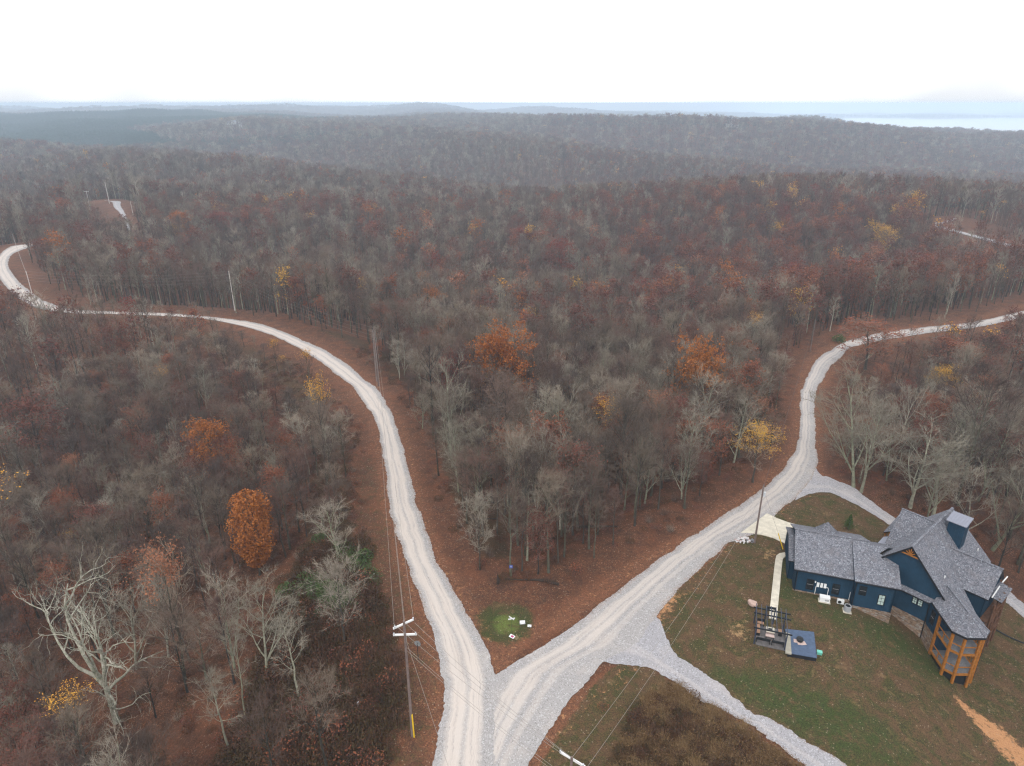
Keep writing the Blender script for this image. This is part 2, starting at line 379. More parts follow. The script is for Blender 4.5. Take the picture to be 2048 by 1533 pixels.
def M(name, color, rough=0.8, vary=0.0, scale=3.0, color2=None, bump=0.0, bscale=40.0, metal=0.0, obj_rand=None, coords='Object', detail=5):
    """noise-mottled material; obj_rand = list of colours picked by the object's own random number"""
    m = bpy.data.materials.new(name)
    m.use_nodes = True
    nt = m.node_tree; N = nt.nodes; L = nt.links
    b = N['Principled BSDF']
    b.inputs['Roughness'].default_value = rough
    b.inputs['Metallic'].default_value = metal
    b.inputs['Specular IOR Level'].default_value = 0.25
    tc = N.new('ShaderNodeTexCoord')
    src = None
    if obj_rand:
        oi = N.new('ShaderNodeObjectInfo'); r = N.new('ShaderNodeValToRGB')
        els = r.color_ramp.elements
        while len(els) < len(obj_rand):
            els.new(0.5)
        for i, c in enumerate(obj_rand):
            els[i].position = i / (len(obj_rand) - 1); els[i].color = (*c, 1)
        L.new(oi.outputs['Random'], r.inputs[0]); src = r.outputs[0]
    if color2 or vary:
        n = N.new('ShaderNodeTexNoise'); n.inputs['Scale'].default_value = scale; n.inputs['Detail'].default_value = detail
        n.inputs['Roughness'].default_value = .65
        L.new(tc.outputs[coords], n.inputs[0])
        mr = N.new('ShaderNodeMapRange'); mr.inputs[1].default_value = .35; mr.inputs[2].default_value = .65
        L.new(n.outputs[0], mr.inputs[0])
        mx = N.new('ShaderNodeMix'); mx.data_type = 'RGBA'
        if src is None:
            mx.inputs[6].default_value = (*color, 1)
            mx.inputs[7].default_value = (*(color2 or [min(1, c * (1 - vary)) for c in color]), 1)
            L.new(mr.outputs[0], mx.inputs[0])
            src = mx.outputs[2]
        else:
            mx.blend_type = 'MULTIPLY'; mx.inputs[0].default_value = 1
            g = N.new('ShaderNodeMapRange'); g.inputs[1].default_value = .3; g.inputs[2].default_value = .7
            g.inputs[3].default_value = 1 - vary; g.inputs[4].default_value = 1 + vary
            L.new(n.outputs[0], g.inputs[0]); L.new(src, mx.inputs[6]); L.new(g.outputs[0], mx.inputs[7]); src = mx.outputs[2]
    if src is None:
        b.inputs['Base Color'].default_value = (*color, 1)
    else:
        L.new(src, b.inputs['Base Color'])
    if bump:
        bn = N.new('ShaderNodeTexNoise'); bn.inputs['Scale'].default_value = bscale
        L.new(tc.outputs[coords], bn.inputs[0])
        bp = N.new('ShaderNodeBump'); bp.inputs['Strength'].default_value = bump; bp.inputs['Distance'].default_value = .02
        L.new(bn.outputs[0], bp.inputs['Height']); L.new(bp.outputs[0], b.inputs['Normal'])
    return m


class G:
    """small node-graph writer"""

    def __init__(self, mat):
        mat.use_nodes = True
        self.t = mat.node_tree
        self.bsdf = self.t.nodes['Principled BSDF']
        self.bsdf.inputs['Specular IOR Level'].default_value = 0.2

    def n(self, kind, **kw):
        x = self.t.nodes.new(kind)
        for k, v in kw.items():
            setattr(x, k, v)
        return x

    def l(self, a, b):
        self.t.links.new(a, b)

    def noise(self, vec, scale, detail=4, rough=.6, dist=0.0):
        x = self.n('ShaderNodeTexNoise'); x.inputs['Scale'].default_value = scale; x.inputs['Detail'].default_value = detail
        x.inputs['Roughness'].default_value = rough; x.inputs['Distortion'].default_value = dist
        self.l(vec, x.inputs[0]); return x.outputs[0]

    def rng(self, v, a, b, c=0.0, d=1.0):
        x = self.n('ShaderNodeMapRange'); x.inputs[1].default_value = a; x.inputs[2].default_value = b
        x.inputs[3].default_value = c; x.inputs[4].default_value = d
        self.l(v, x.inputs[0]); return x.outputs[0]

    def mix(self, f, a, b, blend='MIX'):
        x = self.n('ShaderNodeMix', data_type='RGBA', blend_type=blend)
        if isinstance(f, (int, float)):
            x.inputs[0].default_value = f
        else:
            self.l(f, x.inputs[0])
        for s, i in ((a, 6), (b, 7)):
            if isinstance(s, tuple):
                x.inputs[i].default_value = (*s, 1)
            else:
                self.l(s, x.inputs[i])
        return x.outputs[2]

    def math(self, op, a, b=0.0):
        x = self.n('ShaderNodeMath', operation=op)
        for s, i in ((a, 0), (b, 1)):
            if isinstance(s, (int, float)):
                x.inputs[i].default_value = s
            else:
                self.l(s, x.inputs[i])
        return x.outputs[0]

    def voronoi(self, vec, scale, feature='F1', out='Distance'):
        x = self.n('ShaderNodeTexVoronoi', feature=feature); x.inputs['Scale'].default_value = scale
        self.l(vec, x.inputs[0]); return x.outputs[out]


def in_poly(poly, x, y):
    x = np.asarray(x, float); y = np.asarray(y, float)
    c = np.zeros(x.shape, bool)
    n = len(poly)
    for i in range(n):
        x1, y1 = poly[i]; x2, y2 = poly[(i + 1) % n]
        if y1 == y2:
            continue
        k = ((y1 > y) != (y2 > y)) & (x < (x2 - x1) * (y - y1) / (y2 - y1) + x1)
        c ^= k
    return c

# ------------------------------------------------------------------ materials of the setting
def ground_material():
    m = bpy.data.materials.new("leaf_litter_and_grass")
    g = G(m)
    tc = g.n('ShaderNodeTexCoord'); P = tc.outputs['Object']
    at = g.n('ShaderNodeAttribute'); at.attribute_name = 'zone'
    sep = g.n('ShaderNodeSeparateColor'); g.l(at.outputs['Color'], sep.inputs[0])
    at2 = g.n('ShaderNodeAttribute'); at2.attribute_name = 'zone_two'
    sep2 = g.n('ShaderNodeSeparateColor'); g.l(at2.outputs['Color'], sep2.inputs[0])
    fine = g.noise(P, 7.0, 6, .75)
    mid = g.noise(P, 1.1, 5, .7, .4)
    big = g.noise(P, .12, 4, .6)
    speck = g.voronoi(P, 8.5, out='Color')
    ss = g.n('ShaderNodeSeparateColor'); g.l(speck, ss.inputs[0])
    leaf = g.mix(g.rng(fine, .36, .62), (.034, .017, .012), (.17, .067, .031))
    leaf = g.mix(g.math('MULTIPLY', g.rng(ss.outputs[0], .78, .9), .75), leaf, (.24, .12, .07))
    leaf = g.mix(g.math('MULTIPLY', g.rng(ss.outputs[1], .74, .9), .6), leaf, (.028, .016, .013))
    leaf = g.mix(g.math('MULTIPLY', g.rng(mid, .48, .68), .55), leaf, (.05, .034, .024))
    leaf = g.mix(g.math('MULTIPLY', g.rng(big, .45, .65), .5), leaf, (.15, .054, .026))
    dk = g.math('MULTIPLY', g.rng(g.noise(P, .42, 5, .7, .6), .44, .62), .62)
    leaf = g.mix(dk, leaf, g.mix(g.rng(fine, .36, .64), (.022, .014, .011), (.075, .038, .024)))
    vf = g.math('MULTIPLY', sep2.outputs[2], g.rng(g.noise(P, 2.3, 5, .75), .36, .56))
    leaf = g.mix(vf, leaf, g.mix(g.rng(fine, .36, .64), (.10, .042, .022), (.31, .135, .072)))
    # lawn: dull olive with brown thatch
    gr = g.mix(g.rng(fine, .40, .60), (.020, .021, .008), (.082, .074, .024))
    thatch = g.mix(g.rng(fine, .35, .66), (.036, .020, .011), (.15, .088, .045))
    gm = g.noise(P, .45, 6, .75, .6)
    gr = g.mix(g.rng(gm, .41, .57), gr, thatch)
    tanp = g.math('MULTIPLY', g.rng(g.noise(P, .8, 5, .7, .5), .57, .68), .38)
    gr = g.mix(tanp, gr, (.26, .17, .085))
    lush = g.mix(g.rng(fine, .36, .64), (.016, .024, .007), (.060, .078, .020))
    lush = g.mix(g.rng(sep2.outputs[0], 1.0, 1.15), lush, g.mix(g.rng(fine, .36, .64), (.075, .09, .02), (.17, .21, .05)))
    lf = g.math('MULTIPLY', sep2.outputs[0], g.rng(g.noise(P, .9, 5, .7), .34, .56))
    gr = g.mix(lf, gr, lush)
    zf = g.rng(g.math('ADD', sep.outputs[0], g.math('MULTIPLY', g.math('SUBTRACT', mid, .5), .9)), .38, .62)
    c = g.mix(zf, leaf, gr)
    # orange clay where the cover is worn through
    clay = g.mix(g.rng(fine, .3, .7), (.30, .135, .06), (.50, .27, .13))
    of = g.rng(g.math('ADD', sep.outputs[1], g.math('MULTIPLY', g.math('SUBTRACT', g.noise(P, 1.6, 5, .75), .5), 1.5)), .42, .62)
    c = g.mix(of, c, clay)
    tan = g.mix(g.rng(fine, .3, .7), (.20, .12, .055), (.42, .27, .14))
    tf = g.rng(g.math('ADD', sep2.outputs[1], g.math('MULTIPLY', g.math('SUBTRACT', g.noise(P, 1.2, 5, .75), .5), 1.6)), .5, .72)
    c = g.mix(tf, c, tan)
    # brambly ground: darker, olive-black
    bf = g.math('MULTIPLY', g.rng(g.math('ADD', sep.outputs[2], g.math('MULTIPLY', g.math('SUBTRACT', mid, .5), .8)), .35, .6), .8)
    br = g.mix(g.rng(fine, .35, .65), (.022, .018, .011), (.085, .055, .028))
    c = g.mix(bf, c, br)
    # scattered pale stones and dropped leaves on the lawn
    sc = g.math('MULTIPLY', g.rng(ss.outputs[2], .985, .99), .45)
    c = g.mix(sc, c, (.34, .27, .2))
    g.l(c, g.bsdf.inputs['Base Color'])
    g.bsdf.inputs['Roughness'].default_value = .95
    bp = g.n('ShaderNodeBump'); bp.inputs['Strength'].default_value = .9; bp.inputs['Distance'].default_value = .12
    g.l(g.math('ADD', g.math('MULTIPLY', fine, .6), mid), bp.inputs['Height']); g.l(bp.outputs[0], g.bsdf.inputs['Normal'])
    return m


def gravel_material(name, tracks, tint=(1, 1, 1), track_mix=.8, v0=28.0):
    """crushed limestone; tracks = (centre u, half width, strength) wheel bands packed smooth and beige"""
    m = bpy.data.materials.new(name)
    g = G(m)
    tc = g.n('ShaderNodeTexCoord'); P = tc.outputs['Object']
    uv = g.n('ShaderNodeUVMap'); uv.uv_map = 'UVMap'
    su = g.n('ShaderNodeSeparateXYZ'); g.l(uv.outputs[0], su.inputs[0])
    fine = g.noise(P, 14, 6, .8)
    mid = g.noise(P, 1.6, 5, .7, .5)
    big = g.noise(P, .22, 4, .6)
    vor = g.voronoi(P, 9, out='Color'); sv = g.n('ShaderNodeSeparateColor'); g.l(vor, sv.inputs[0])
    base = g.mix(g.rng(fine, .38, .62), (.20, .188, .182), (.43, .412, .405))
    base = g.mix(g.math('MULTIPLY', g.rng(mid, .4, .62), .6), base, (.33, .31, .305))
    base = g.mix(g.math('MULTIPLY', g.rng(sv.outputs[0], .8, .95), .6), base, (.52, .51, .52))
    base = g.mix(g.math('MULTIPLY', g.rng(sv.outputs[1], .84, .95), .6), base, (.16, .145, .14))
    # along-the-road streaks
    mp = g.n('ShaderNodeCombineXYZ'); g.l(g.math('MULTIPLY', su.outputs[0], 26.0), mp.inputs[0]); g.l(g.math('MULTIPLY', su.outputs[1], .10), mp.inputs[1])
    st = g.noise(mp.outputs[0], 1.0, 5, .7, .3)
    wob = g.math('MULTIPLY', g.math('SUBTRACT', g.noise(P, .10, 3, .5), .5), .12)
    u = g.math('ADD', su.outputs[0], wob)
    acc = None
    for (cu, hw, s) in tracks:
        d = g.math('ABSOLUTE', g.math('SUBTRACT', u, cu))
        b = g.math('MULTIPLY', g.rng(d, hw, hw * .45), s)
        acc = b if acc is None else g.math('MAXIMUM', acc, b)
    packed = g.mix(g.rng(st, .36, .64), (.46, .40, .36), (.66, .585, .525))
    packed = g.mix(g.math('MULTIPLY', g.rng(fine, .3, .7), .35), packed, (.40, .36, .33))
    tf = g.math('MULTIPLY', acc, g.rng(g.math('ADD', g.math('MULTIPLY', st, .65), g.math('MULTIPLY', mid, .45)), .36, .50))
    c = g.mix(g.math('MULTIPLY', tf, track_mix), base, packed)
    c = g.mix(g.math('MULTIPLY', g.rng(st, .54, .72), .35), c, (.26, .25, .255))
    c = g.mix(g.math('MULTIPLY', g.rng(big, .5, .7), .25), c, (.55, .47, .41))
    # blown leaves and clay near the edges
    e = g.math('ABSOLUTE', g.math('SUBTRACT', su.outputs[0], .5))
    past = g.rng(su.outputs[1], v0, v0 + 5)
    ef = g.math('MULTIPLY', past, g.math('MULTIPLY', g.rng(e, .40, .5), g.rng(sv.outputs[2], .62, .75)))
    c = g.mix(g.math('MULTIPLY', ef, .8), c, (.16, .085, .05))
    ef2 = g.math('MULTIPLY', past, g.math('MULTIPLY', g.rng(e, .36, .5), g.rng(mid, .5, .62)))
    c = g.mix(g.math('MULTIPLY', ef2, .45), c, (.36, .24, .17))
    if tint != (1, 1, 1):
        c = g.mix(1.0, c, tint, 'MULTIPLY')
    g.l(c, g.bsdf.inputs['Base Color'])
    g.bsdf.inputs['Roughness'].default_value = .9
    bp = g.n('ShaderNodeBump'); bp.inputs['Strength'].default_value = .7; bp.inputs['Distance'].default_value = .04
    g.l(g.math('ADD', fine, g.math('MULTIPLY', st, .5)), bp.inputs['Height']); g.l(bp.outputs[0], g.bsdf.inputs['Normal'])
    return m


# ------------------------------------------------------------------ the ground: one sheet out to the horizon
def axis(*runs):
    out = [runs[0][0]]
    for a, b, s in runs:
        n = max(1, int(round((b - a) / s)))
        out += [a + (b - a) * (k + 1) / n for k in range(n)]
    return np.array(out)


def graded(a, b, s0, k):
    out = []; x = a; s = s0
    while x < b:
        s *= k; x += s; out.append(x)
    return out


gx = axis((-260, -60, 3.0), (-60, -26, 1.5), (-26, 80, .62), (80, 200, 2.5))
gx = np.concatenate([-np.array(graded(260, 13000, 4, 1.07))[::-1], gx, graded(200, 13000, 4, 1.07)])
gy = axis((-60, 20, 20), (20, 42, 2.5), (42, 108, .62), (108, 300, 2.5))
gy = np.concatenate([[-400, -200], gy, graded(300, 12500, 3.5, 1.055)])
XX, YY = np.meshgrid(gx, gy)
shape = XX.shape
ZZ = height(XX.ravel(), YY.ravel())
road_d = np.minimum(dist_to(ROADS, XX.ravel(), YY.ravel()), 1e6)
_rng = np.random.RandomState(4)
near_mask = (np.hypot(XX.ravel(), YY.ravel()) < 200) & (road_d > 3)
ZZ = ZZ + near_mask * (_rng.rand(ZZ.size) - .5) * .06
verts = np.stack([XX.ravel(), YY.ravel(), ZZ], 1)
nx, ny = len(gx), len(gy)
ii = np.arange((ny - 1) * (nx - 1)); r_, c_ = ii // (nx - 1), ii % (nx - 1)
a_ = r_ * nx + c_
quads = np.stack([a_, a_ + 1, a_ + nx + 1, a_ + nx], 1)
me = bpy.data.meshes.new("ground")
me.vertices.add(len(verts)); me.vertices.foreach_set('co', verts.ravel())
me.loops.add(quads.size); me.loops.foreach_set('vertex_index', quads.ravel().astype(np.int32))
me.polygons.add(len(quads)); me.polygons.foreach_set('loop_start', (np.arange(len(quads)) * 4).astype(np.int32))
me.polygons.foreach_set('use_smooth', np.ones(len(quads), bool))
me.update(calc_edges=True)


def blur(a, n=1):
    a = a.reshape(shape).astype(float)
    for _ in range(n):
        p = np.pad(a, 1, mode='edge')
        a = (p[:-2, 1:-1] + p[2:, 1:-1] + p[1:-1, :-2] + p[1:-1, 2:] + 2 * a) / 6
    return a.ravel()


fx, fy = XX.ravel(), YY.ravel()
grass = in_poly(YARD, fx, fy) | in_poly(BRUSH_LOT, fx, fy)
grass = np.maximum(blur(grass, 2), .42 * blur(in_poly(LEFT_VERGE, fx, fy), 2))
grass = np.maximum(grass, .8 * blur(in_poly([(x * 1.6, (y - 66.8) * 1.7 + 66.8) for x, y in LUSH_C], fx, fy), 5))
orange = blur(in_poly(ORANGE_A, fx, fy) | in_poly(ORANGE_B, fx, fy) | in_poly(ORANGE_C, fx, fy), 2) * .68
orange = np.maximum(orange, .33 * ((road_d < 1.3) & (road_d > -1)))
brush = np.maximum(.75 * blur(in_poly(BRUSH_HEAP, fx, fy), 2), 0)
dd = np.where((road_d > 5.5) & (road_d < 14) & (fy > 80) & (fy < 190) & (fx < 0), .6, 0)
brush = np.maximum(brush, blur(dd, 2))
strip_ = (fx > -32) & (fx < -12) & (fy < 84) & ~in_poly(LEFT_VERGE, fx, fy)
brush = np.maximum(brush, blur(strip_ * .65, 3))
lush = blur(in_poly(LUSH_A, fx, fy) | in_poly(LUSH_B, fx, fy) | in_poly(LUSH_D, fx, fy), 4) + blur(in_poly([((x - 0) * 1.3, (y - 67.2) * 1.3 + 67.2) for x, y in LUSH_C], fx, fy), 5) * 1.12
verge = .55 * (1 - sstep(.5, 2.4, road_d)) * (road_d > -1.5)
tan_ = blur(in_poly(TAN_A, fx, fy) | in_poly(TAN_B, fx, fy), 5) * .62
col = me.color_attributes.new('zone', 'FLOAT_COLOR', 'POINT')
col.data.foreach_set('color', np.stack([grass, orange, brush, np.ones_like(grass)], 1).ravel())
col2 = me.color_attributes.new('zone_two', 'FLOAT_COLOR', 'POINT')
col2.data.foreach_set('color', np.stack([np.clip(lush, 0, 1.2), tan_, verge, lush * 0 + 1], 1).ravel())
new_obj("ground", me, None, (ground_material(),), kind="structure")


def road_sheet(name, pairs, lift, mat, step=.3, cols=10, rag=.17):
    s = smooth_pairs(pairs, step)
    rr = np.random.RandomState(len(pairs) * 7 + cols)
    n = len(s)
    # ragged edges: two octaves of jitter, more stones spilled here and there
    def jit(seed):
        r2 = np.random.RandomState(seed)
        a = np.interp(np.arange(n), np.arange(0, n + 6, 6), r2.randn(len(np.arange(0, n + 6, 6))))
        return (a * .9 + r2.randn(n) * .35) * rag
    L = s[:, :2]; R = s[:, 2:]
    w = np.hypot(*(R - L).T); un = (R - L) / w[:, None]
    L = L - un * jit(3 + cols)[:, None]; R = R + un * jit(11 + cols)[:, None]
    mid = (L + R) / 2
    v = np.concatenate([[0], np.cumsum(np.hypot(*(mid[1:] - mid[:-1]).T))])
    V = []; UV = []
    for k in range(cols + 1):
        t = k / cols
        q = L * (1 - t) + R * t
        V.append(np.column_stack([q, height(q[:, 0], q[:, 1]) + lift])); UV.append(np.column_stack([np.full(n, t), v]))
    V = np.stack(V, 1).reshape(-1, 3); UV = np.stack(UV, 1).reshape(-1, 2)
    F = []
    for i in range(n - 1):
        for k in range(cols):
            a = i * (cols + 1) + k
            F.append((a, a + 1, a + cols + 2, a + cols + 1))
    me = bpy.data.meshes.new(name)
    me.from_pydata(V.tolist(), [], F)
    ul = me.uv_layers.new(name='UVMap')
    vi = np.empty(len(me.loops), np.int32); me.loops.foreach_get('vertex_index', vi)
    ul.data.foreach_set('uv', UV[vi].ravel())
    me.polygons.foreach_set('use_smooth', [True] * len(F))
    me.update()
    return new_obj(name, me, None, (mat,), kind="structure")


g_left = gravel_material("gravel_two_tracks", [(.30, .20, 1.0), (.62, .19, 1.0)], track_mix=.85)
g_right = gravel_material("gravel_right_road", [(.26, .10, .8), (.42, .09, .8), (.62, .07, .45)], track_mix=.8, v0=34)
g_drive = gravel_material("gravel_driveway", [(.35, .12, .35)], tint=(.95, .97, 1.03), v0=14)
near_cut = [p for p in LEFT_ROAD]
road_sheet("gravel_road", LEFT_ROAD, .085, g_left)
road_sheet("gravel_road", RIGHT_ROAD, .07, g_right)
road_sheet("gravel_driveway", DRIVE_ONE, .055, g_drive, rag=.24)
road_sheet("gravel_driveway", DRIVE_TWO, .06, g_drive, rag=.2)
road_sheet("distant_road", FAR_LEFT, .25, g_drive, step=3, cols=4, rag=.3)
road_sheet("distant_road", FAR_RIGHT, .25, g_drive, step=3, cols=4, rag=.3)

# the lake beyond the last ridge
lake_m = bpy.data.materials.new("lake_water"); lake_m.use_nodes = True
lb = lake_m.node_tree.nodes['Principled BSDF']
lb.inputs['Base Color'].default_value = (.55, .60, .64, 1); lb.inputs['Roughness'].default_value = .25
mb = MB()
mb.add([(-200, 2300, -50), (12000, 2300, -50), (12000, 12400, -50), (-200, 12400, -50)], [(0, 1, 2, 3)])
mb.build("lake_water", lake_m, kind="structure")

# ------------------------------------------------------------------ trees
BARK_GREY = M("bark_grey", (.2, .18, .15), .9, .45, 1.6, obj_rand=[(.05, .042, .034), (.10, .096, .066), (.03, .026, .022), (.075, .07, .048)])
BARK_PALE = M("bark_pale", (.4, .38, .33), .9, .45, 1.8, obj_rand=[(.26, .25, .19), (.19, .20, .13), (.32, .30, .24)])
BARK_DARK = M("bark_dark", (.05, .04, .035), .9, .3, 2.5, obj_rand=[(.05, .042, .035), (.075, .065, .05), (.035, .03, .027)])
TWIG_GREY = M("twig_grey", (.2, .18, .16), .9, .2, .4, obj_rand=[(.10, .066, .052), (.23, .19, .14), (.12, .078, .06), (.31, .26, .20), (.05, .034, .03), (.15, .118, .088), (.16, .105, .082), (.08, .058, .046), (.20, .155, .12)])
TWIG_RED = M("twig_red", (.14, .09, .08), .9, .2, .4, obj_rand=[(.10, .058, .047), (.145, .085, .066), (.085, .06, .052), (.12, .085, .066)])
TWIG_PALE = M("twig_pale", (.3, .28, .25), .9, .2, .4, obj_rand=[(.26, .225, .18), (.19, .17, .13), (.31, .275, .22)])


def leafmat(name, cols):
    m = bpy.data.materials.new(name)
    g = G(m)
    tc = g.n('ShaderNodeTexCoord')
    oi = g.n('ShaderNodeObjectInfo')
    n1 = g.noise(tc.outputs['Object'], 1.1, 3, .6)
    n2 = g.noise(tc.outputs['Object'], 9.0, 2, .6)
    a = g.mix(g.rng(n2, .35, .65), cols[0], cols[1])
    b = g.mix(g.rng(n1, .42, .62), a, cols[2])
    c = g.mix(g.math('MULTIPLY', oi.outputs['Random'], .6), b, cols[3])
    g.l(c, g.bsdf.inputs['Base Color'])
    g.bsdf.inputs['Roughness'].default_value = .75
    return m


LEAF = {
    'orange': leafmat("leaves_orange", [(.30, .092, .02), (.42, .15, .03), (.22, .062, .018), (.32, .115, .028)]),
    'rust': leafmat("leaves_rust", [(.20, .062, .03), (.29, .10, .045), (.15, .045, .025), (.22, .08, .045)]),
    'rustdk': leafmat("leaves_dark_russet", [(.13, .042, .028), (.185, .063, .036), (.10, .034, .024), (.15, .055, .04)]),
    'red': leafmat("leaves_crimson", [(.19, .036, .024), (.26, .052, .03), (.14, .028, .022), (.18, .042, .026)]),
    'yellow': leafmat("leaves_yellow", [(.50, .27, .03), (.62, .38, .06), (.42, .19, .03), (.52, .30, .05)]),
    'yellowsp': leafmat("leaves_gold", [(.60, .30, .04), (.68, .40, .07), (.55, .22, .03), (.60, .32, .05)]),
    'salmon': leafmat("leaves_salmon_brown", [(.30, .12, .065), (.38, .17, .09), (.24, .085, .045), (.30, .13, .07)]),
    'green': leafmat("leaves_green", [(.05, .085, .02), (.09, .13, .035), (.035, .06, .018), (.06, .10, .03)]),
    'pine': leafmat("needles_dark_green", [(.022, .055, .032), (.035, .075, .045), (.018, .045, .028), (.028, .06, .04)]),
}


class TreeMesh:
    def __init__(self, seed):
        self.r = random.Random(seed)
        self.V = []; self.F = []; self.MI = []

    def seg(self, p, q, r0, r1, n, mi):
        d = q - p
        L = d.length
        if L < 1e-6:
            return
        d /= L
        up = Vector((0, 0, 1)) if abs(d.z) < .9 else Vector((1, 0, 0))
        s = d.cross(up).normalized(); t = s.cross(d)
        base = len(self.V)
        for (c, r) in ((p, r0), (q, r1)):
            for k in range(n):
                a = 2 * math.pi * k / n
                w = c + s * (math.cos(a) * r) + t * (math.sin(a) * r)
                self.V.append((w.x, w.y, w.z))
        for k in range(n):
            a = base + k; b = base + (k + 1) % n
            self.F.append((a, b, b + n, a + n)); self.MI.append(mi)

    def sliver(self, p, q, w, mi):
        d = (q - p)
        s = d.cross(Vector((self.r.gauss(0, 1), self.r.gauss(0, 1), self.r.gauss(0, 1))))
        if s.length < 1e-6:
            return
        s = s.normalized() * w * .5
        b = len(self.V)
        for c in (p - s, p + s, q):
            self.V.append((c.x, c.y, c.z))
        self.F.append((b, b + 1, b + 2)); self.MI.append(mi)

    def leaf(self, p, size, mi):
        r = self.r
        a = Vector((r.gauss(0, 1), r.gauss(0, 1), r.gauss(0, .6)))
        b = a.cross(Vector((r.gauss(0, 1), r.gauss(0, 1), r.gauss(0, 1))))
        a = a.normalized() * size * .5; b = b.normalized() * size * .36
        i = len(self.V)
        for c in (p - a, p + b, p + a, p - b):
            self.V.append((c.x, c.y, c.z))
        self.F.append((i, i + 1, i + 2, i + 3)); self.MI.append(mi)

    def mesh(self, name, mats, select=None):
        keep = range(len(self.F)) if select is None else [i for i, m in enumerate(self.MI) if m in select]
        remap = {}; V = []; F = []; MI = []
        for i in keep:
            f = []
            for v in self.F[i]:
                if v not in remap:
                    remap[v] = len(V); V.append(self.V[v])
                f.append(remap[v])
            F.append(f); MI.append(self.MI[i])
        ms = sorted(set(MI)) or [0]
        me = bpy.data.meshes.new(name)
        me.from_pydata(V, [], F)
        for k in ms:
            me.materials.append(mats[k])
        me.polygons.foreach_set('material_index', [ms.index(k) for k in MI])
        me.update()
        return me


def rvec(r):
    return Vector((r.gauss(0, 1), r.gauss(0, 1), r.gauss(0, 1))).normalized()


UPW = [1.0]


def bend(d, r, ang, upw=0.0):
    """a direction ANG radians away from d, pulled up by upw"""
    p = d.cross(rvec(r)).normalized()
    v = d * math.cos(ang) + p * math.sin(ang)
    v.z += upw * UPW[0]
    return v.normalized()


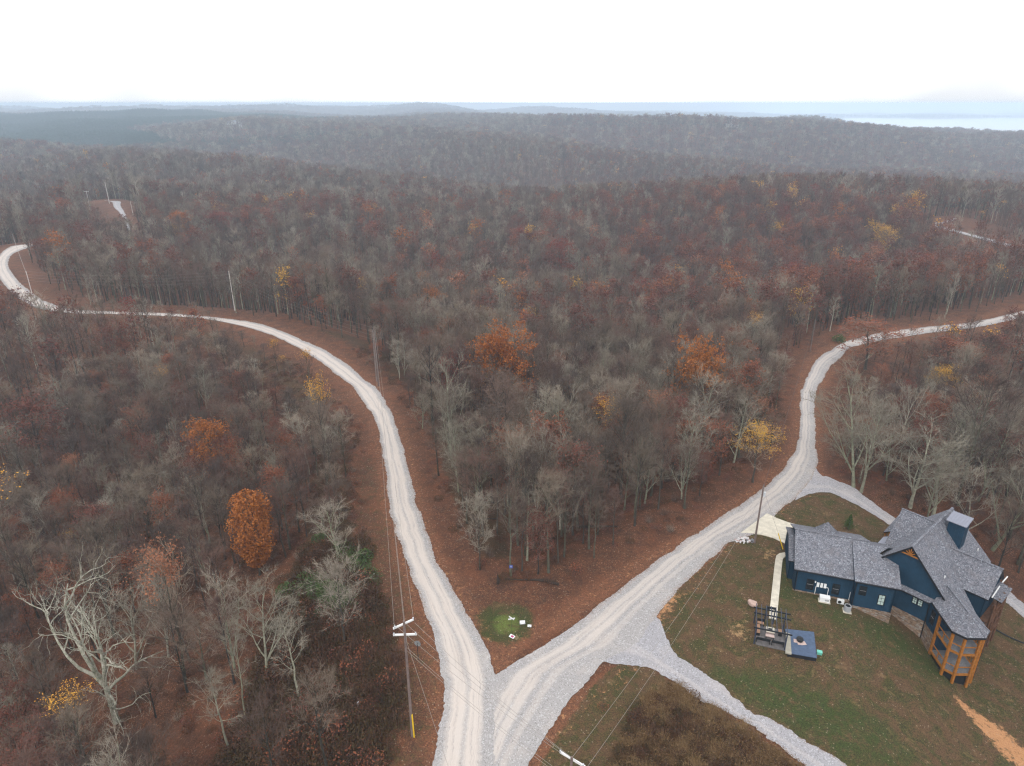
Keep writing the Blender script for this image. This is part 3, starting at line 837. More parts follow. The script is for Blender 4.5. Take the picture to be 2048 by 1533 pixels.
def grow(seed, H=14.0, R=2.8, base=.42, n1=14, n2=6, n3=5, n4=5, r0=.17, leaves=0, leafsize=.22, leaftop=0.0,
         fork=False, tw=.022, lean=0.0, flat=1.0, twlen=.8, sides=6):
    """mi: 0 trunk bark, 1 twigs, 2 leaves"""
    t = TreeMesh(seed); r = t.r
    az0 = r.random() * 6.28
    # trunk
    pts = []; x = y = 0.0
    lx, ly = math.cos(az0) * lean, math.sin(az0) * lean
    N = 7
    for i in range(N + 1):
        f = i / N
        if i:
            x += r.gauss(0, .09) + lx / N * H * .1; y += r.gauss(0, .09) + ly / N * H * .1
        pts.append(Vector((x, y, f * H * .93)))
    rad = [r0 * (1.25 if i == 0 else 1) * (1 - .86 * (i / N)) + .012 for i in range(N + 1)]
    for i in range(N):
        t.seg(pts[i], pts[i + 1], rad[i], rad[i + 1], sides, 0)
    stems = [(pts, 1.0)]
    if fork:
        for k in range(2 + (seed % 2)):
            f = .12 + .18 * r.random()
            p = pts[0].lerp(pts[-1], f)
            a = az0 + k * 2.3 + r.random()
            d = Vector((math.cos(a) * .55, math.sin(a) * .55, 1)).normalized()
            sp = [p]
            L = H * (.78 - f) * (.8 + .3 * r.random())
            for i in range(5):
                d = (d + Vector((0, 0, .10)) + rvec(r) * .10).normalized()
                sp.append(sp[-1] + d * L / 5)
            for i in range(5):
                t.seg(sp[i], sp[i + 1], r0 * .62 * (1 - i / 6), r0 * .62 * (1 - (i + 1) / 6), sides - 1, 0)
            stems.append((sp, .7))
    tips = []

    def at(pl, f):
        k = min(int(f * (len(pl) - 1)), len(pl) - 2)
        return pl[k].lerp(pl[k + 1], f * (len(pl) - 1) - k)

    for pl, sc in stems:
        m1 = n1 if sc == 1 else int(n1 * .45)
        for i in range(m1):
            u = (i + r.random() * .8) / m1
            f = base + (1 - base) * u if sc == 1 else .25 + .75 * u
            f = min(f, .985)
            p = at(pl, f)
            env = (1 - abs(2 * (.12 + .88 * u) - .95) ** 2.2) ** .5 if .12 + .88 * u < .97 else .25
            env = max(env, .22)
            ang = math.radians(r.uniform(38, 62) * (1 - .55 * u))
            a = az0 + i * 2.39996 + r.gauss(0, .3)
            d = Vector((math.cos(a) * math.sin(ang), math.sin(a) * math.sin(ang), math.cos(ang) * flat)).normalized()
            L = R * env * sc * r.uniform(.8, 1.2) / max(.62, math.sin(ang)) * (1.0 if u < .85 else 1.0)
            br = max(.022, r0 * .40 * (1 - .55 * u) * sc)
            q = [p]
            for k in range(3):
                d = (d + Vector((0, 0, .16)) + rvec(r) * .16).normalized()
                q.append(q[-1] + d * L / 3)
            for k in range(3):
                t.seg(q[k], q[k + 1], br * (1 - k * .28), br * (1 - (k + 1) * .28), 4 if br > .03 else 3, 1 if br < .03 else 0)
            for j in range(n2):
                v = .25 + .75 * (j + r.random()) / n2
                p2 = at(q, min(v, .99))
                d2 = bend((q[-1] - q[0]).normalized(), r, math.radians(r.uniform(28, 58)), .14)
                L2 = L * .5 * (1.15 - .6 * v) * r.uniform(.7, 1.25)
                e2 = p2 + d2 * L2
                if n3:
                    t.seg(p2, e2, max(.016, br * .5), .009, 3, 1)
                else:
                    t.sliver(p2, e2, tw * 1.6, 1)
                for k in range(n3):
                    w = .3 + .7 * (k + r.random()) / n3
                    p3 = p2.lerp(e2, w)
                    d3 = bend(d2, r, math.radians(r.uniform(22, 55)), .12)
                    L3 = max(.35, L2 * .55 * r.uniform(.7, 1.2))
                    e3 = p3 + d3 * L3
                    t.sliver(p3, e3, tw * 1.5, 1)
                    tips.append((e3, u))
                    for h in range(n4):
                        p4 = p3.lerp(e3, .2 + .8 * r.random())
                        e4 = p4 + bend(d3, r, math.radians(r.uniform(15, 50)), .12) * twlen * r.uniform(.5, 1.2)
                        t.sliver(p4, e4, tw, 1)
                        if leaves and h < 2:
                            tips.append((e4, u))
                if not n3:
                    tips.append((e2, u))
                    for h in range(n4):
                        p4 = p2.lerp(e2, .2 + .8 * r.random())
                        t.sliver(p4, p4 + bend(d2, r, math.radians(r.uniform(15, 50)), .12) * twlen * r.uniform(.6, 1.3), tw, 1)
    if leaves and tips:
        top = [p for p, u in tips if u >= leaftop] or [p for p, u in tips]
        for i in range(leaves):
            p = r.choice(top)
            t.leaf(p + rvec(r) * abs(r.gauss(0, .28)), leafsize * r.uniform(.6, 1.3), 2)
    return t


def grow_snag(seed=5):
    """the dead tree: thick pale limbs sweeping up and out, broken ends, almost no twigs"""
    t = TreeMesh(seed); r = t.r

    def limb(p, d, L, rad, depth, mi=0):
        n = 6; pts = [p]
        for i in range(n):
            d = (d + rvec(r) * (.24 + .10 * depth) + Vector((0, 0, .06))).normalized()
            pts.append(pts[-1] + d * L / n)
        for i in range(n):
            a = rad * (1 - .75 * i / n); b = rad * (1 - .75 * (i + 1) / n)
            t.seg(pts[i], pts[i + 1], a, b, 7 if a > .1 else 5 if a > .04 else 4, 0 if depth == 0 else 1)
        if depth < 3:
            for k in range((6, 6, 5)[depth]):
                f = r.uniform(.35, .98)
                i = min(int(f * n), n - 1)
                limb(pts[i].lerp(pts[i + 1], f * n - i), bend(d, r, math.radians(r.uniform(30, 65)), .12), L * r.uniform(.34, .55), rad * .42 * (1.15 - .5 * f), depth + 1)
        elif depth == 3:
            for k in range(4):
                p0 = pts[-1 - k]
                t.sliver(p0, p0 + (rvec(r) + Vector((0, 0, .4))) * .55, .03, 1)
    t.seg(Vector((0, 0, -.5)), Vector((.05, 0, 2.2)), .46, .36, 9, 0)
    t.seg(Vector((.05, 0, 2.2)), Vector((.1, .1, 5.5)), .36, .28, 9, 0)
    for k, (a, tilt, z, L, rr) in enumerate([(2.6, 24, 4.8, 11.5, .27), (1.2, 8, 5.4, 12.0, .28), (.3, 40, 4.6, 11.0, .24), (3.3, 50, 3.4, 9.5, .22), (-.4, 58, 3.0, 10.5, .23), (1.9, 30, 5.0, 10.0, .2), (4.4, 45, 4.0, 8.0, .18), (5.3, 35, 4.6, 8.0, .16)]):
        s = math.sin(math.radians(tilt))
        limb(Vector((.1, .05, z)), Vector((math.cos(a) * s, math.sin(a) * s, math.cos(math.radians(tilt)))).normalized(), L, rr, 0 if k < 0 else 1)
    return t


def pine(seed, H=14.0, R=2.2, n=26, per=14):
    t = TreeMesh(seed); r = t.r
    t.seg(Vector((0, 0, 0)), Vector((0, 0, H * .95)), .15, .03, 5, 0)
    for i in range(n):
        u = i / n
        z = H * (.25 + .74 * u); rad = R * (1 - u) ** .8 + .2
        for k in range(per):
            a = r.random() * 6.283
            p = Vector((0, 0, z)); q = Vector((math.cos(a) * rad, math.sin(a) * rad, z - .15 * rad + r.gauss(0, .2)))
            t.sliver(q, p, .9 * (1 - u) + .3, 2)
            t.leaf(p.lerp(q, .7), .8, 2)
    return t


BARE = {
    'bare_tall': dict(H=15, R=2.7, base=.50, n1=15, r0=.17),
    'bare_round': dict(H=12, R=3.0, base=.24, n1=17, r0=.15),
    'bare_pale': dict(H=14, R=3.2, base=.34, n1=10, r0=.17, fork=True, n2=6, lean=.9),
    'bare_slim': dict(H=12, R=1.6, base=.38, n1=12, n2=4, n3=4, n4=5, r0=.10, lean=.7),
}
NEAR = {}     # species -> list of (trunk mesh, crown mesh, H, R)
FARPROTO = {}


def add_near(key, trees, bark, twig, leaf, H, R):
    L = []
    for i, t in enumerate(trees):
        mats = {0: bark, 1: twig, 2: leaf or twig}
        a = t.mesh(key + "_trunk", mats, {0}); b = t.mesh(key + "_crown", mats, {1, 2})
        L.append((a, b, H, R, t, mats))
    NEAR[key] = L


for key, kw in BARE.items():
    bark = {'bare_tall': BARK_GREY, 'bare_round': BARK_GREY, 'bare_pale': BARK_PALE, 'bare_slim': BARK_PALE}[key]
    twig = {'bare_tall': TWIG_GREY, 'bare_round': TWIG_GREY, 'bare_pale': TWIG_PALE, 'bare_slim': TWIG_PALE}[key]
    add_near(key, [grow(10 + 7 * i + hash(len(key)) % 5, **kw) for i in range(4 if key != 'bare_slim' else 3)], bark, twig, None, kw['H'], kw['R'])
add_near('bare_tan', [grow(60 + i, H=11, R=2.9, base=.22, n1=20, r0=.12, n4=6) for i in range(2)], BARK_DARK, TWIG_PALE, None, 11, 2.9)
add_near('bare_dark', [grow(70 + 3 * i, H=14, R=2.5, base=.45, n1=15, r0=.15) for i in range(4)], BARK_DARK, TWIG_RED, None, 14, 2.5)
add_near('bare_thicket', [grow(80 + i, H=10, R=2.2, base=.2, n1=14, r0=.08, n4=8) for i in range(2)], BARK_DARK, TWIG_RED, None, 10, 2.2)
for key, lv, top in (('orange', 6000, 0), ('rust', 3300, 0), ('rustdk', 3000, 0), ('red', 3200, 0), ('yellow', 3200, .2), ('yellowsp', 420, .62), ('salmon', 1100, .55)):
    add_near(key, [grow(100 + 3 * i + lv % 17, H=12, R=2.6, base=.26, n1=17, n2=6, n3=4, n4=3, r0=.14, leaves=int(lv * (1 if key not in ('yellowsp', 'salmon') else 2.1)), leaftop=top, leafsize=.21 if key not in ('yellowsp', 'salmon', 'yellow') else .145) for i in range(2)],
             BARK_GREY if key in ('yellowsp', 'salmon') else BARK_DARK, TWIG_GREY, LEAF[key], 12, 2.6)
def column_oak():
    t = grow(141, H=12, R=1.9, base=.16, n1=24, n2=5, n3=3, n4=1, r0=.15)
    r = t.r
    for i in range(9000):
        u = r.random(); a = r.random() * 6.283
        prof = (math.sin(math.pi * min(1, .10 + .88 * (1 - u) ** .8))) ** .55
        q = 2.35 * prof * (.42 + .66 * r.random() ** .8) * (1 + .17 * math.sin(3 * a + 7 * u) + .13 * math.sin(5 * a - 15 * u) + .08 * math.sin(11 * a + 23 * u))
        t.leaf(Vector((math.cos(a) * q, math.sin(a) * q, 1.6 + 10.6 * u)), .25 * r.uniform(.6, 1.3), 2)
    return t


add_near('orange_big', [grow(150 + i, H=15, R=5.2, base=.26, n1=24, n2=7, n3=5, n4=3, r0=.2, leaves=11000, leafsize=.27) for i in range(2)], BARK_DARK, TWIG_RED, LEAF['orange'], 15, 5.2)
add_near('column', [column_oak()], BARK_DARK, TWIG_RED, LEAF['orange'], 12, 2.3)
SNAGM = M('bleached_snag_wood', (.46, .43, .36), .9, .0, 2.6, color2=(.17, .18, .125), bump=.5, bscale=8)
add_near('snag', [grow_snag()], SNAGM, SNAGM, None, 16.5, 8.5)

NICE = {'bare_tall': ('bare_tree', 'tall bare grey tree with a long clean trunk'), 'bare_round': ('bare_tree', 'round-crowned bare grey tree'),
        'bare_pale': ('bare_tree', 'bare tree with pale forking limbs'), 'bare_slim': ('bare_tree', 'slim pale bare tree'),
        'bare_tan': ('bare_tree', 'round-crowned bare tree with tan twigs'), 'bare_dark': ('bare_tree', 'dark-trunked bare tree with reddish twigs'), 'bare_thicket': ('bare_tree', 'low bushy bare tree with reddish twigs'),
        'orange': ('orange_leaved_tree', 'orange-leaved tree'), 'rust': ('russet_tree', 'russet-leaved tree'), 'rustdk': ('russet_tree', 'dark russet-leaved tree'),
        'red': ('crimson_leaved_tree', 'crimson-leaved tree'), 'yellow': ('yellow_leaved_tree', 'yellow-leaved tree'),
        'yellowsp': ('yellow_leaved_tree', 'nearly bare tree with a few gold leaves at its top'), 'salmon': ('russet_tree', 'tree with salmon-brown leaves in its top'),
        'snag': ('dead_tree', 'dead tree'), 'column': ('orange_leaved_tree', 'orange-leaved tree'), 'orange_big': ('orange_leaved_tree', 'orange-leaved tree')}


def place_tree(sp, x, y, h, rad, rz, label, group=None, variant=None, lean=None):
    protos = NEAR[sp]
    a, b, H, R, _, _ = protos[(variant if variant is not None else int(abs(x * 7 + y * 13))) % len(protos)]
    z = float(height(x, y)) - .12
    o = root(NICE[sp][0], (x, y, z), label, "tree", group, rz)
    o.scale = (rad / R, rad / R, h / H)
    if lean:
        o.rotation_euler = (lean[0], lean[1], rz)
    new_obj("trunk", a, o); new_obj("crown", b, o)
    return o


for i, (x, y, h, rad, sp, lab) in enumerate(NOTABLE):
    h = min(max(h, 6), 22 if h < 30 else 19); lean = None
    if 'lean' in lab:
        lean = (0, (.16 if x > 0 else -.10), )
    place_tree(sp, x, y, h, min(rad, 5.6 if sp != 'snag' else 9) * (1.08 if sp != 'snag' else 1.0), (i * 1.7) % 6.28, lab, None, i, lean)

SHORT = {'bare_tall': 'long-trunked bare tree', 'bare_round': 'round-crowned bare tree', 'bare_pale': 'pale forked bare tree', 'bare_slim': 'slim pale bare tree',
         'bare_dark': 'dark reddish bare tree', 'bare_thicket': 'bushy reddish bare tree', 'orange': 'orange-leaved tree', 'rust': 'rust-leaved tree', 'rustdk': 'dark russet tree',
         'red': 'crimson tree', 'yellow': 'yellow-leaved tree', 'yellowsp': 'gold-topped bare tree', 'salmon': 'salmon-topped tree'}
# ------------------------------------------------------------------ the woods
rng = np.random.RandomState(21)


def scatter(cell, rmin, rmax, side=.80, extra=22):
    xs = np.arange(-side * rmax - extra, side * rmax + extra, cell); ys = np.arange(36, rmax, cell)
    X, Y = np.meshgrid(xs, ys); X = X.ravel(); Y = Y.ravel()
    X = X + (rng.rand(X.size) - .5) * cell * .95; Y = Y + (rng.rand(Y.size) - .5) * cell * .95
    R = np.hypot(X, Y)
    k = (R >= rmin) & (R < rmax) & (np.abs(X) < side * Y + extra)
    return X[k], Y[k]


def density(x, y):
    d = dist_to(ROADS, x, y); dv = dist_to(DRIVES, x, y)
    p = np.ones(x.shape)
    p *= sstep(3.2, 7.0, d) * sstep(1.5, 4, dv)
    p[in_poly(YARD, x, y) | in_poly(WEDGE_TIP, x, y) | in_poly(LEFT_VERGE, x, y) | in_poly(BRUSH_LOT, x, y)] = 0
    p[in_poly(LEFT_SPARSE, x, y)] *= .42
    p[(x > 12) & (x < 62) & (y < 62)] = 0
    p[(x > -9) & (x < 30) & (y < 54)] = 0
    k = in_poly(SHOULDER, x, y); p[k] *= .34
    k = in_poly(WEDGE_LOW, x, y); p[k] *= 1.0
    # the brushy strip the power line keeps open, left of the left road
    k = (y < 84) & (x > -32) & (x < 0); p[k] *= .10
    for (nx_, ny_, h_, r_, s_, l_) in NOTABLE:
        p[np.hypot(x - nx_, y - ny_) < min(max(r_ * .55, 1.4), 3.5 if s_ != 'snag' else 7)] = 0
    # nothing on the house and its foot
    p[(x > 34) & (x < 68) & (y > 55) & (y < 88)] = 0
    p *= np.where((y > 130) & (d < 16) & (dist_to(ROADS, x, y + 8) < d), .40, 1)
    fl = (y > 250)
    p *= np.where(fl & (d < 6), .3, 1) * np.where(fl & (dist_to(ROADS[2:3], x, y + 14) < 7), .4, 1) * np.where(fl & (dist_to(ROADS[3:], x, y + 24) < 17), .1, 1)
    # keep the far stretches of road in view
    for (cx, cy_, rr) in ((-256, 432, 12), (-246, 414, 10), (222, 330, 20), (216, 310, 18), (210, 290, 18), (222, 350, 18), (214, 270, 16)):
        p[np.hypot(x - cx, y - cy_) < rr] *= .15
    return p


def zone_name(x, y):
    if x > 34 and y < 175:
        if y < 104:
            return "behind the house"
        return "in the hollow right of the right road's bend" if y < 140 else "in the far part of the right hollow"
    if y > 178:
        return "beyond the far road bends"
    e = -14 if y < 110 else -14 - (y - 110) * .9
    if x < max(e, -60) or x < -20 and y < 100:
        side = "left-edge part" if x < -.50 * y else "road side"
        if y < 62:
            return "at the bottom of the left wood, " + side
        return ("in the near left wood, " if y < 84 else "in the middle left wood, " if y < 118 else "in the far left wood, ") + side
    side = "left side" if x < .02 * y else "middle" if x < .22 * y else "right side"
    return ("in the front of the wedge wood, " if y < 104 else "midway into the wedge wood, " if y < 135 else "deep in the wedge wood, ") + side


def lownoise(x, y, s, ph=0.0):
    return np.sin(x * s + 1.7 + ph + 1.5 * np.sin(y * s * .7 + ph)) * np.cos(y * s * 1.1 + .6 + 1.4 * np.sin(x * s * .8 + 2 * ph))


def choose_species(x, y):
    """index into SPECIES by place and chance"""
    u = rng.rand(x.size)
    red = .5 + .5 * lownoise(x, y, .021)
    right = sstep(25, 95, x) * sstep(60, 120, y)
    leafy = .13 + .13 * (red > .66) + .16 * right
    far = sstep(150, 420, y)
    out = np.empty(x.size, int)
    v = rng.rand(x.size)
    left = (x < -16)
    # bare kinds
    for i in range(x.size):
        if u[i] < leafy[i]:
            w = v[i]
            out[i] = 7 if w < .54 else 6 if w < .88 else (5 if y[i] > 170 else 6) if w < .915 else 8 if w < .94 else (9 if y[i] > 170 else 10) if w < .955 else 10 if w < .975 else 11
        else:
            w = v[i]
            if left[i] and y[i] < 170:
                out[i] = 4 if w < .30 else 12 if w < .40 else 1 if w < .60 else 0 if w < .84 else 2 if w < .93 else 3
            elif right[i] > .4:
                out[i] = 4 if w < .30 else 12 if w < .42 else 0 if w < .66 else 2 if w < .85 else 1
            else:
                out[i] = 0 if w < .40 else 1 if w < .62 else 2 if w < .76 else 3 if w < .80 else 4
    return out


SPECIES = ['bare_tall', 'bare_round', 'bare_pale', 'bare_slim', 'bare_dark', 'orange', 'rust', 'rustdk', 'red', 'yellow', 'yellowsp', 'salmon', 'bare_thicket']

X, Y = scatter(3.6, 0, 190)
k = rng.rand(X.size) < density(X, Y)
X, Y = X[k], Y[k]
SP = choose_species(X, Y)
HH = rng.uniform(.72, 1.12, X.size)
rd = dist_to(ROADS, X, Y)
HH *= .62 + .38 * sstep(3, 14, rd)
HH *= np.where((Y > 115) & (rd < 30) & (dist_to(ROADS, X, Y + 9) < rd), .45 + .55 * sstep(5, 30, rd), 1)
H0 = np.array([{'bare_tall': 15, 'bare_round': 12, 'bare_pale': 14, 'bare_slim': 12, 'bare_dark': 14, 'bare_thicket': 9.5}.get(s, 12) for s in SPECIES])[SP]
hgt = H0 * HH
hgt *= 1 + .16 * ((X > -16) & (X < 45) & (Y < 180))
hgt[(X < -16) & (Y < 170)] *= .84
app = hgt / np.sqrt(X ** 2 + Y ** 2 + 60 ** 2)
inview = (np.abs(X) < .70 * (Y * .925 + 22.7) + 2)
order = np.argsort(-(app * np.where(inview, 1, .2)))
N_IND = 290 - sum(1 for n in NOTABLE if n[4].startswith('bare'))
ind = order[:N_IND]
rest = order[N_IND:]
for i in ind:
    s = SPECIES[SP[i]]
    rad = NEAR[s][0][3] * rng.uniform(.8, 1.15) * (hgt[i] / NEAR[s][0][2]) ** .6
    zn = zone_name(X[i], Y[i])
    sz = "tallest, " if hgt[i] > 14.5 else "tall, " if hgt[i] > 12.3 else "middling, " if hgt[i] > 9.8 else "short, "
    place_tree(s, float(X[i]), float(Y[i]), float(hgt[i]), float(rad), float(rng.rand() * 6.28), sz + SHORT[s] + " " + zn, SHORT[s] + ", " + zn, int(rng.randint(9)))

# --- the rest: instanced masses nobody could count
GN_CACHE = {}


def proto_collection(name, meshes):
    c = bpy.data.collections.new(name)
    for i, m in enumerate(meshes):
        o = bpy.data.objects.new("%s_%02d" % (name, i), m)
        c.objects.link(o)
    return c


def instancer(name, coll, pts, idx, rz, scl, label, category):
    me = bpy.data.meshes.new(name)
    me.vertices.add(len(pts)); me.vertices.foreach_set('co', np.asarray(pts, dtype=np.float32).ravel())
    a = me.attributes.new('idx', 'INT', 'POINT'); a.data.foreach_set('value', np.asarray(idx, dtype=np.int32))
    a = me.attributes.new('rot', 'FLOAT_VECTOR', 'POINT'); a.data.foreach_set('vector', np.column_stack([np.zeros(len(pts)), np.zeros(len(pts)), rz]).astype(np.float32).ravel())
    a = me.attributes.new('scl', 'FLOAT_VECTOR', 'POINT'); a.data.foreach_set('vector', np.asarray(scl, dtype=np.float32).ravel())
    me.update()
    o = new_obj(name, me, None, (), kind="stuff", label=label, category=category)
    ng = bpy.data.node_groups.new(name, 'GeometryNodeTree')
    ng.interface.new_socket('Geometry', in_out='INPUT', socket_type='NodeSocketGeometry')
    ng.interface.new_socket('Geometry', in_out='OUTPUT', socket_type='NodeSocketGeometry')
    n = ng.nodes; l = ng.links
    gi = n.new('NodeGroupInput'); go = n.new('NodeGroupOutput')
    ci = n.new('GeometryNodeCollectionInfo'); ci.inputs[0].default_value = coll
    ci.inputs['Separate Children'].default_value = True; ci.inputs['Reset Children'].default_value = True
    iop = n.new('GeometryNodeInstanceOnPoints'); iop.inputs['Pick Instance'].default_value = True

    def attr(nm, ty):
        q = n.new('GeometryNodeInputNamedAttribute'); q.data_type = ty; q.inputs[0].default_value = nm
        return [s for s in q.outputs if s.enabled and s.name == 'Attribute'][0]
    l.new(gi.outputs[0], iop.inputs['Points']); l.new(ci.outputs[0], iop.inputs['Instance'])
    l.new(attr('idx', 'INT'), iop.inputs['Instance Index'])
    e = n.new('FunctionNodeEulerToRotation'); l.new(attr('rot', 'FLOAT_VECTOR'), e.inputs[0]); l.new(e.outputs[0], iop.inputs['Rotation'])
    l.new(attr('scl', 'FLOAT_VECTOR'), iop.inputs['Scale'])
    l.new(iop.outputs[0], go.inputs[0])
    md = o.modifiers.new('scatter', 'NODES'); md.node_group = ng
    return o


# near masses share the full prototypes
near_list = []; near_ids = {}
for s in SPECIES:
    near_ids[s] = []
    for (a, b, H, R, t, mats) in NEAR[s]:
        near_ids[s].append(len(near_list)); near_list.append((t.mesh("wood_" + s, mats), H, R))
c_near = proto_collection("wood_tree", [m for m, _, _ in near_list])


def scatter_trees(name, coll, plist, ids, x, y, sp, h, label, wide=1.0):
    idx = np.array([ids[SPECIES[s]][int(q * 99) % len(ids[SPECIES[s]])] for s, q in zip(sp, rng.rand(len(sp)))])
    Hs = np.array([p[1] for p in plist])[idx]
    sz = h / Hs
    sx = sz ** .7 * rng.uniform(.8, 1.15, len(x)) * wide
    z = height(x, y) - .2
    return instancer(name, coll, np.column_stack([x, y, z]), idx, rng.rand(len(x)) * 6.283, np.column_stack([sx, sx, sz]), label, "woodland")


scatter_trees("woodland", c_near, near_list, near_ids, X[rest], Y[rest], SP[rest], hgt[rest],
              "dense bare wood with russet trees, behind the nearer trees beside the roads")

# middle distance
UPW[0] = 2.2
mid_list = []; mid_ids = {}
MIDK = {
    'bare_tall': dict(H=16, R=2.3, base=.5, n1=11), 'bare_round': dict(H=13.5, R=2.9, base=.34, n1=12), 'bare_pale': dict(H=16, R=2.5, base=.42, n1=11),
    'bare_slim': dict(H=13, R=2.0, base=.4, n1=9), 'bare_dark': dict(H=15, R=2.3, base=.45, n1=11), 'bare_thicket': dict(H=10, R=2.6, base=.25, n1=10)}
for s in SPECIES:
    mid_ids[s] = []
    for i in range(2):
        mats = {0: NEAR[s][0][5][0], 1: NEAR[s][0][5][1], 2: NEAR[s][0][5][2]}
        kw = dict(MIDK.get(s, dict(H=13, R=3.0, base=.3, n1=11)))
        kw.update(n2=5, n3=3, n4=4, tw=.042, r0=.15, sides=4, twlen=1.0)
        if s in LEAF:
            kw.update(leaves={'yellowsp': 90, 'yellow': 420, 'salmon': 240}.get(s, 650), leafsize=.42, leaftop=.5 if s in ('yellowsp', 'salmon') else 0, n4=2)
        t = grow(300 + 11 * i + len(s), **kw)
        mid_ids[s].append(len(mid_list)); mid_list.append((t.mesh("midwood_" + s, mats), kw['H'], kw['R']))
c_mid = proto_collection("midwood_tree", [m for m, _, _ in mid_list])
X2, Y2 = scatter(4.3, 190, 460)
k = rng.rand(X2.size) < density(X2, Y2) * .95
X2, Y2 = X2[k], Y2[k]
SP2 = choose_species(X2, Y2)
h2 = rng.uniform(10.0, 18.0, X2.size)
rd2 = dist_to(ROADS, X2, Y2)
h2 *= np.where(dist_to(ROADS, X2, Y2 + 9) < rd2, .42 + .58 * sstep(4, 28, rd2), .72 + .28 * sstep(3, 14, rd2))
scatter_trees("woodland", c_mid, mid_list, mid_ids, X2, Y2, SP2, h2, "greyish bare wood in the middle distance beyond the road bends", 1.05)

UPW[0] = 3.0
# far slopes: coarser trees, wider spaced
far_list = []; far_ids = {}
for s in SPECIES:
    far_ids[s] = []
    for i in range(2):
        mats = {0: NEAR[s][0][5][0], 1: NEAR[s][0][5][1], 2: NEAR[s][0][5][2]}
        kw = dict(H=15, R=2.9, base=.40, n1=10, n2=4, n3=0, n4=5, tw=.11, r0=.16, sides=3, twlen=2.0)
        if s in LEAF:
            kw.update(leaves={'yellowsp': 30, 'salmon': 60}.get(s, 170), leafsize=.85, leaftop=.4 if s in ('yellowsp', 'salmon') else 0, n4=3)
        t = grow(500 + 5 * i + len(s), **kw)
        far_ids[s].append(len(far_list)); far_list.append((t.mesh("farwood_" + s, mats), kw['H'], kw['R']))
c_far = proto_collection("farwood_tree", [m for m, _, _ in far_list])
for (cell, r0_, r1_, wide, nm, lab) in ((5.5, 460, 1050, 1.0, "woodland", "hazy grey wood on the slopes and hollows of the middle valley"), (9.0, 1050, 3600, 1.7, "woodland", "blue-grey wooded hills along the skyline")):
    X3, Y3 = scatter(cell, r0_, r1_, .78, 40)
    k = rng.rand(X3.size) < density(X3, Y3)
    z3 = height(X3, Y3)
    k &= z3 > -49
    X3, Y3 = X3[k], Y3[k]
    # the pine plantation takes the far left hills
    tt = X3 / Y3
    pn = (Y3 > 1250) & (Y3 < 2700) & (lownoise(X3, Y3, .0035, .7) * .35 + lownoise(X3, Y3, .011, 2.) * .08 + (-.34 - tt) * 1.4 + sstep(1500, 2300, Y3) * .55 > 0) & (tt < .1)
    SP3 = choose_species(X3[~pn], Y3[~pn])
    scatter_trees(nm, c_far, far_list, far_ids, X3[~pn], Y3[~pn], SP3, rng.uniform(9.5, 19, SP3.size) * (1 if wide < 1.2 else 1.1), lab, wide)
    if pn.sum():
        pl = [pine(i + 1, R=3.2, n=10, per=7).mesh("far_pine", {0: BARK_DARK, 1: BARK_DARK, 2: LEAF['pine']}) for i in range(2)]
        c_p = proto_collection("pine_tree", pl)
        xp, yp = X3[pn], Y3[pn]
        instancer("pine_plantation", c_p, np.column_stack([xp, yp, height(xp, yp)]), rng.randint(0, 2, xp.size), rng.rand(xp.size) * 6.28,
                  np.column_stack([np.full(xp.size, 1.6), np.full(xp.size, 1.6), rng.uniform(.95, 1.2, xp.size)]), "dark blue-green pine plantation on the far left hills", "pine wood")
# far hills past the lake's end: one continuous cover of very coarse crowns
X4, Y4 = scatter(34, 3600, 7000, .78, 60)
k = height(X4, Y4) > -48
X4, Y4 = X4[k], Y4[k]
scatter_trees("woodland", c_far, far_list, far_ids, X4, Y4, rng.choice([0, 1, 4], X4.size), rng.uniform(12, 18, X4.size), "faint wooded ridges at the horizon", 5.0)

UPW[0] = 1.0
# ------------------------------------------------------------------ undergrowth
def shrub(seed, h=1.2, rad=.8, n=60, leaves=90, ls=.11, tw=.022):
    t = TreeMesh(seed); r = t.r
    for i in range(n):
        a = r.random() * 6.283; q = rad * math.sqrt(r.random())
        b = Vector((math.cos(a) * q * .35, math.sin(a) * q * .35, 0))
        e = Vector((math.cos(a) * q, math.sin(a) * q, h * r.uniform(.5, 1.1) * (1 - .4 * (q / rad) ** 2)))
        t.sliver(b, e, tw, 1)
        m = b.lerp(e, r.uniform(.4, .8))
        t.sliver(m, m + Vector((r.gauss(0, .3), r.gauss(0, .3), r.uniform(.05, .45))) * h * .6, tw * .7, 1)
    for i in range(leaves):
        a = r.random() * 6.283; q = rad * math.sqrt(r.random()) * 1.05
        t.leaf(Vector((math.cos(a) * q, math.sin(a) * q, h * r.uniform(.15, 1.0) * (1 - .45 * (q / rad) ** 2))), ls * r.uniform(.6, 1.4), 2)
    return t


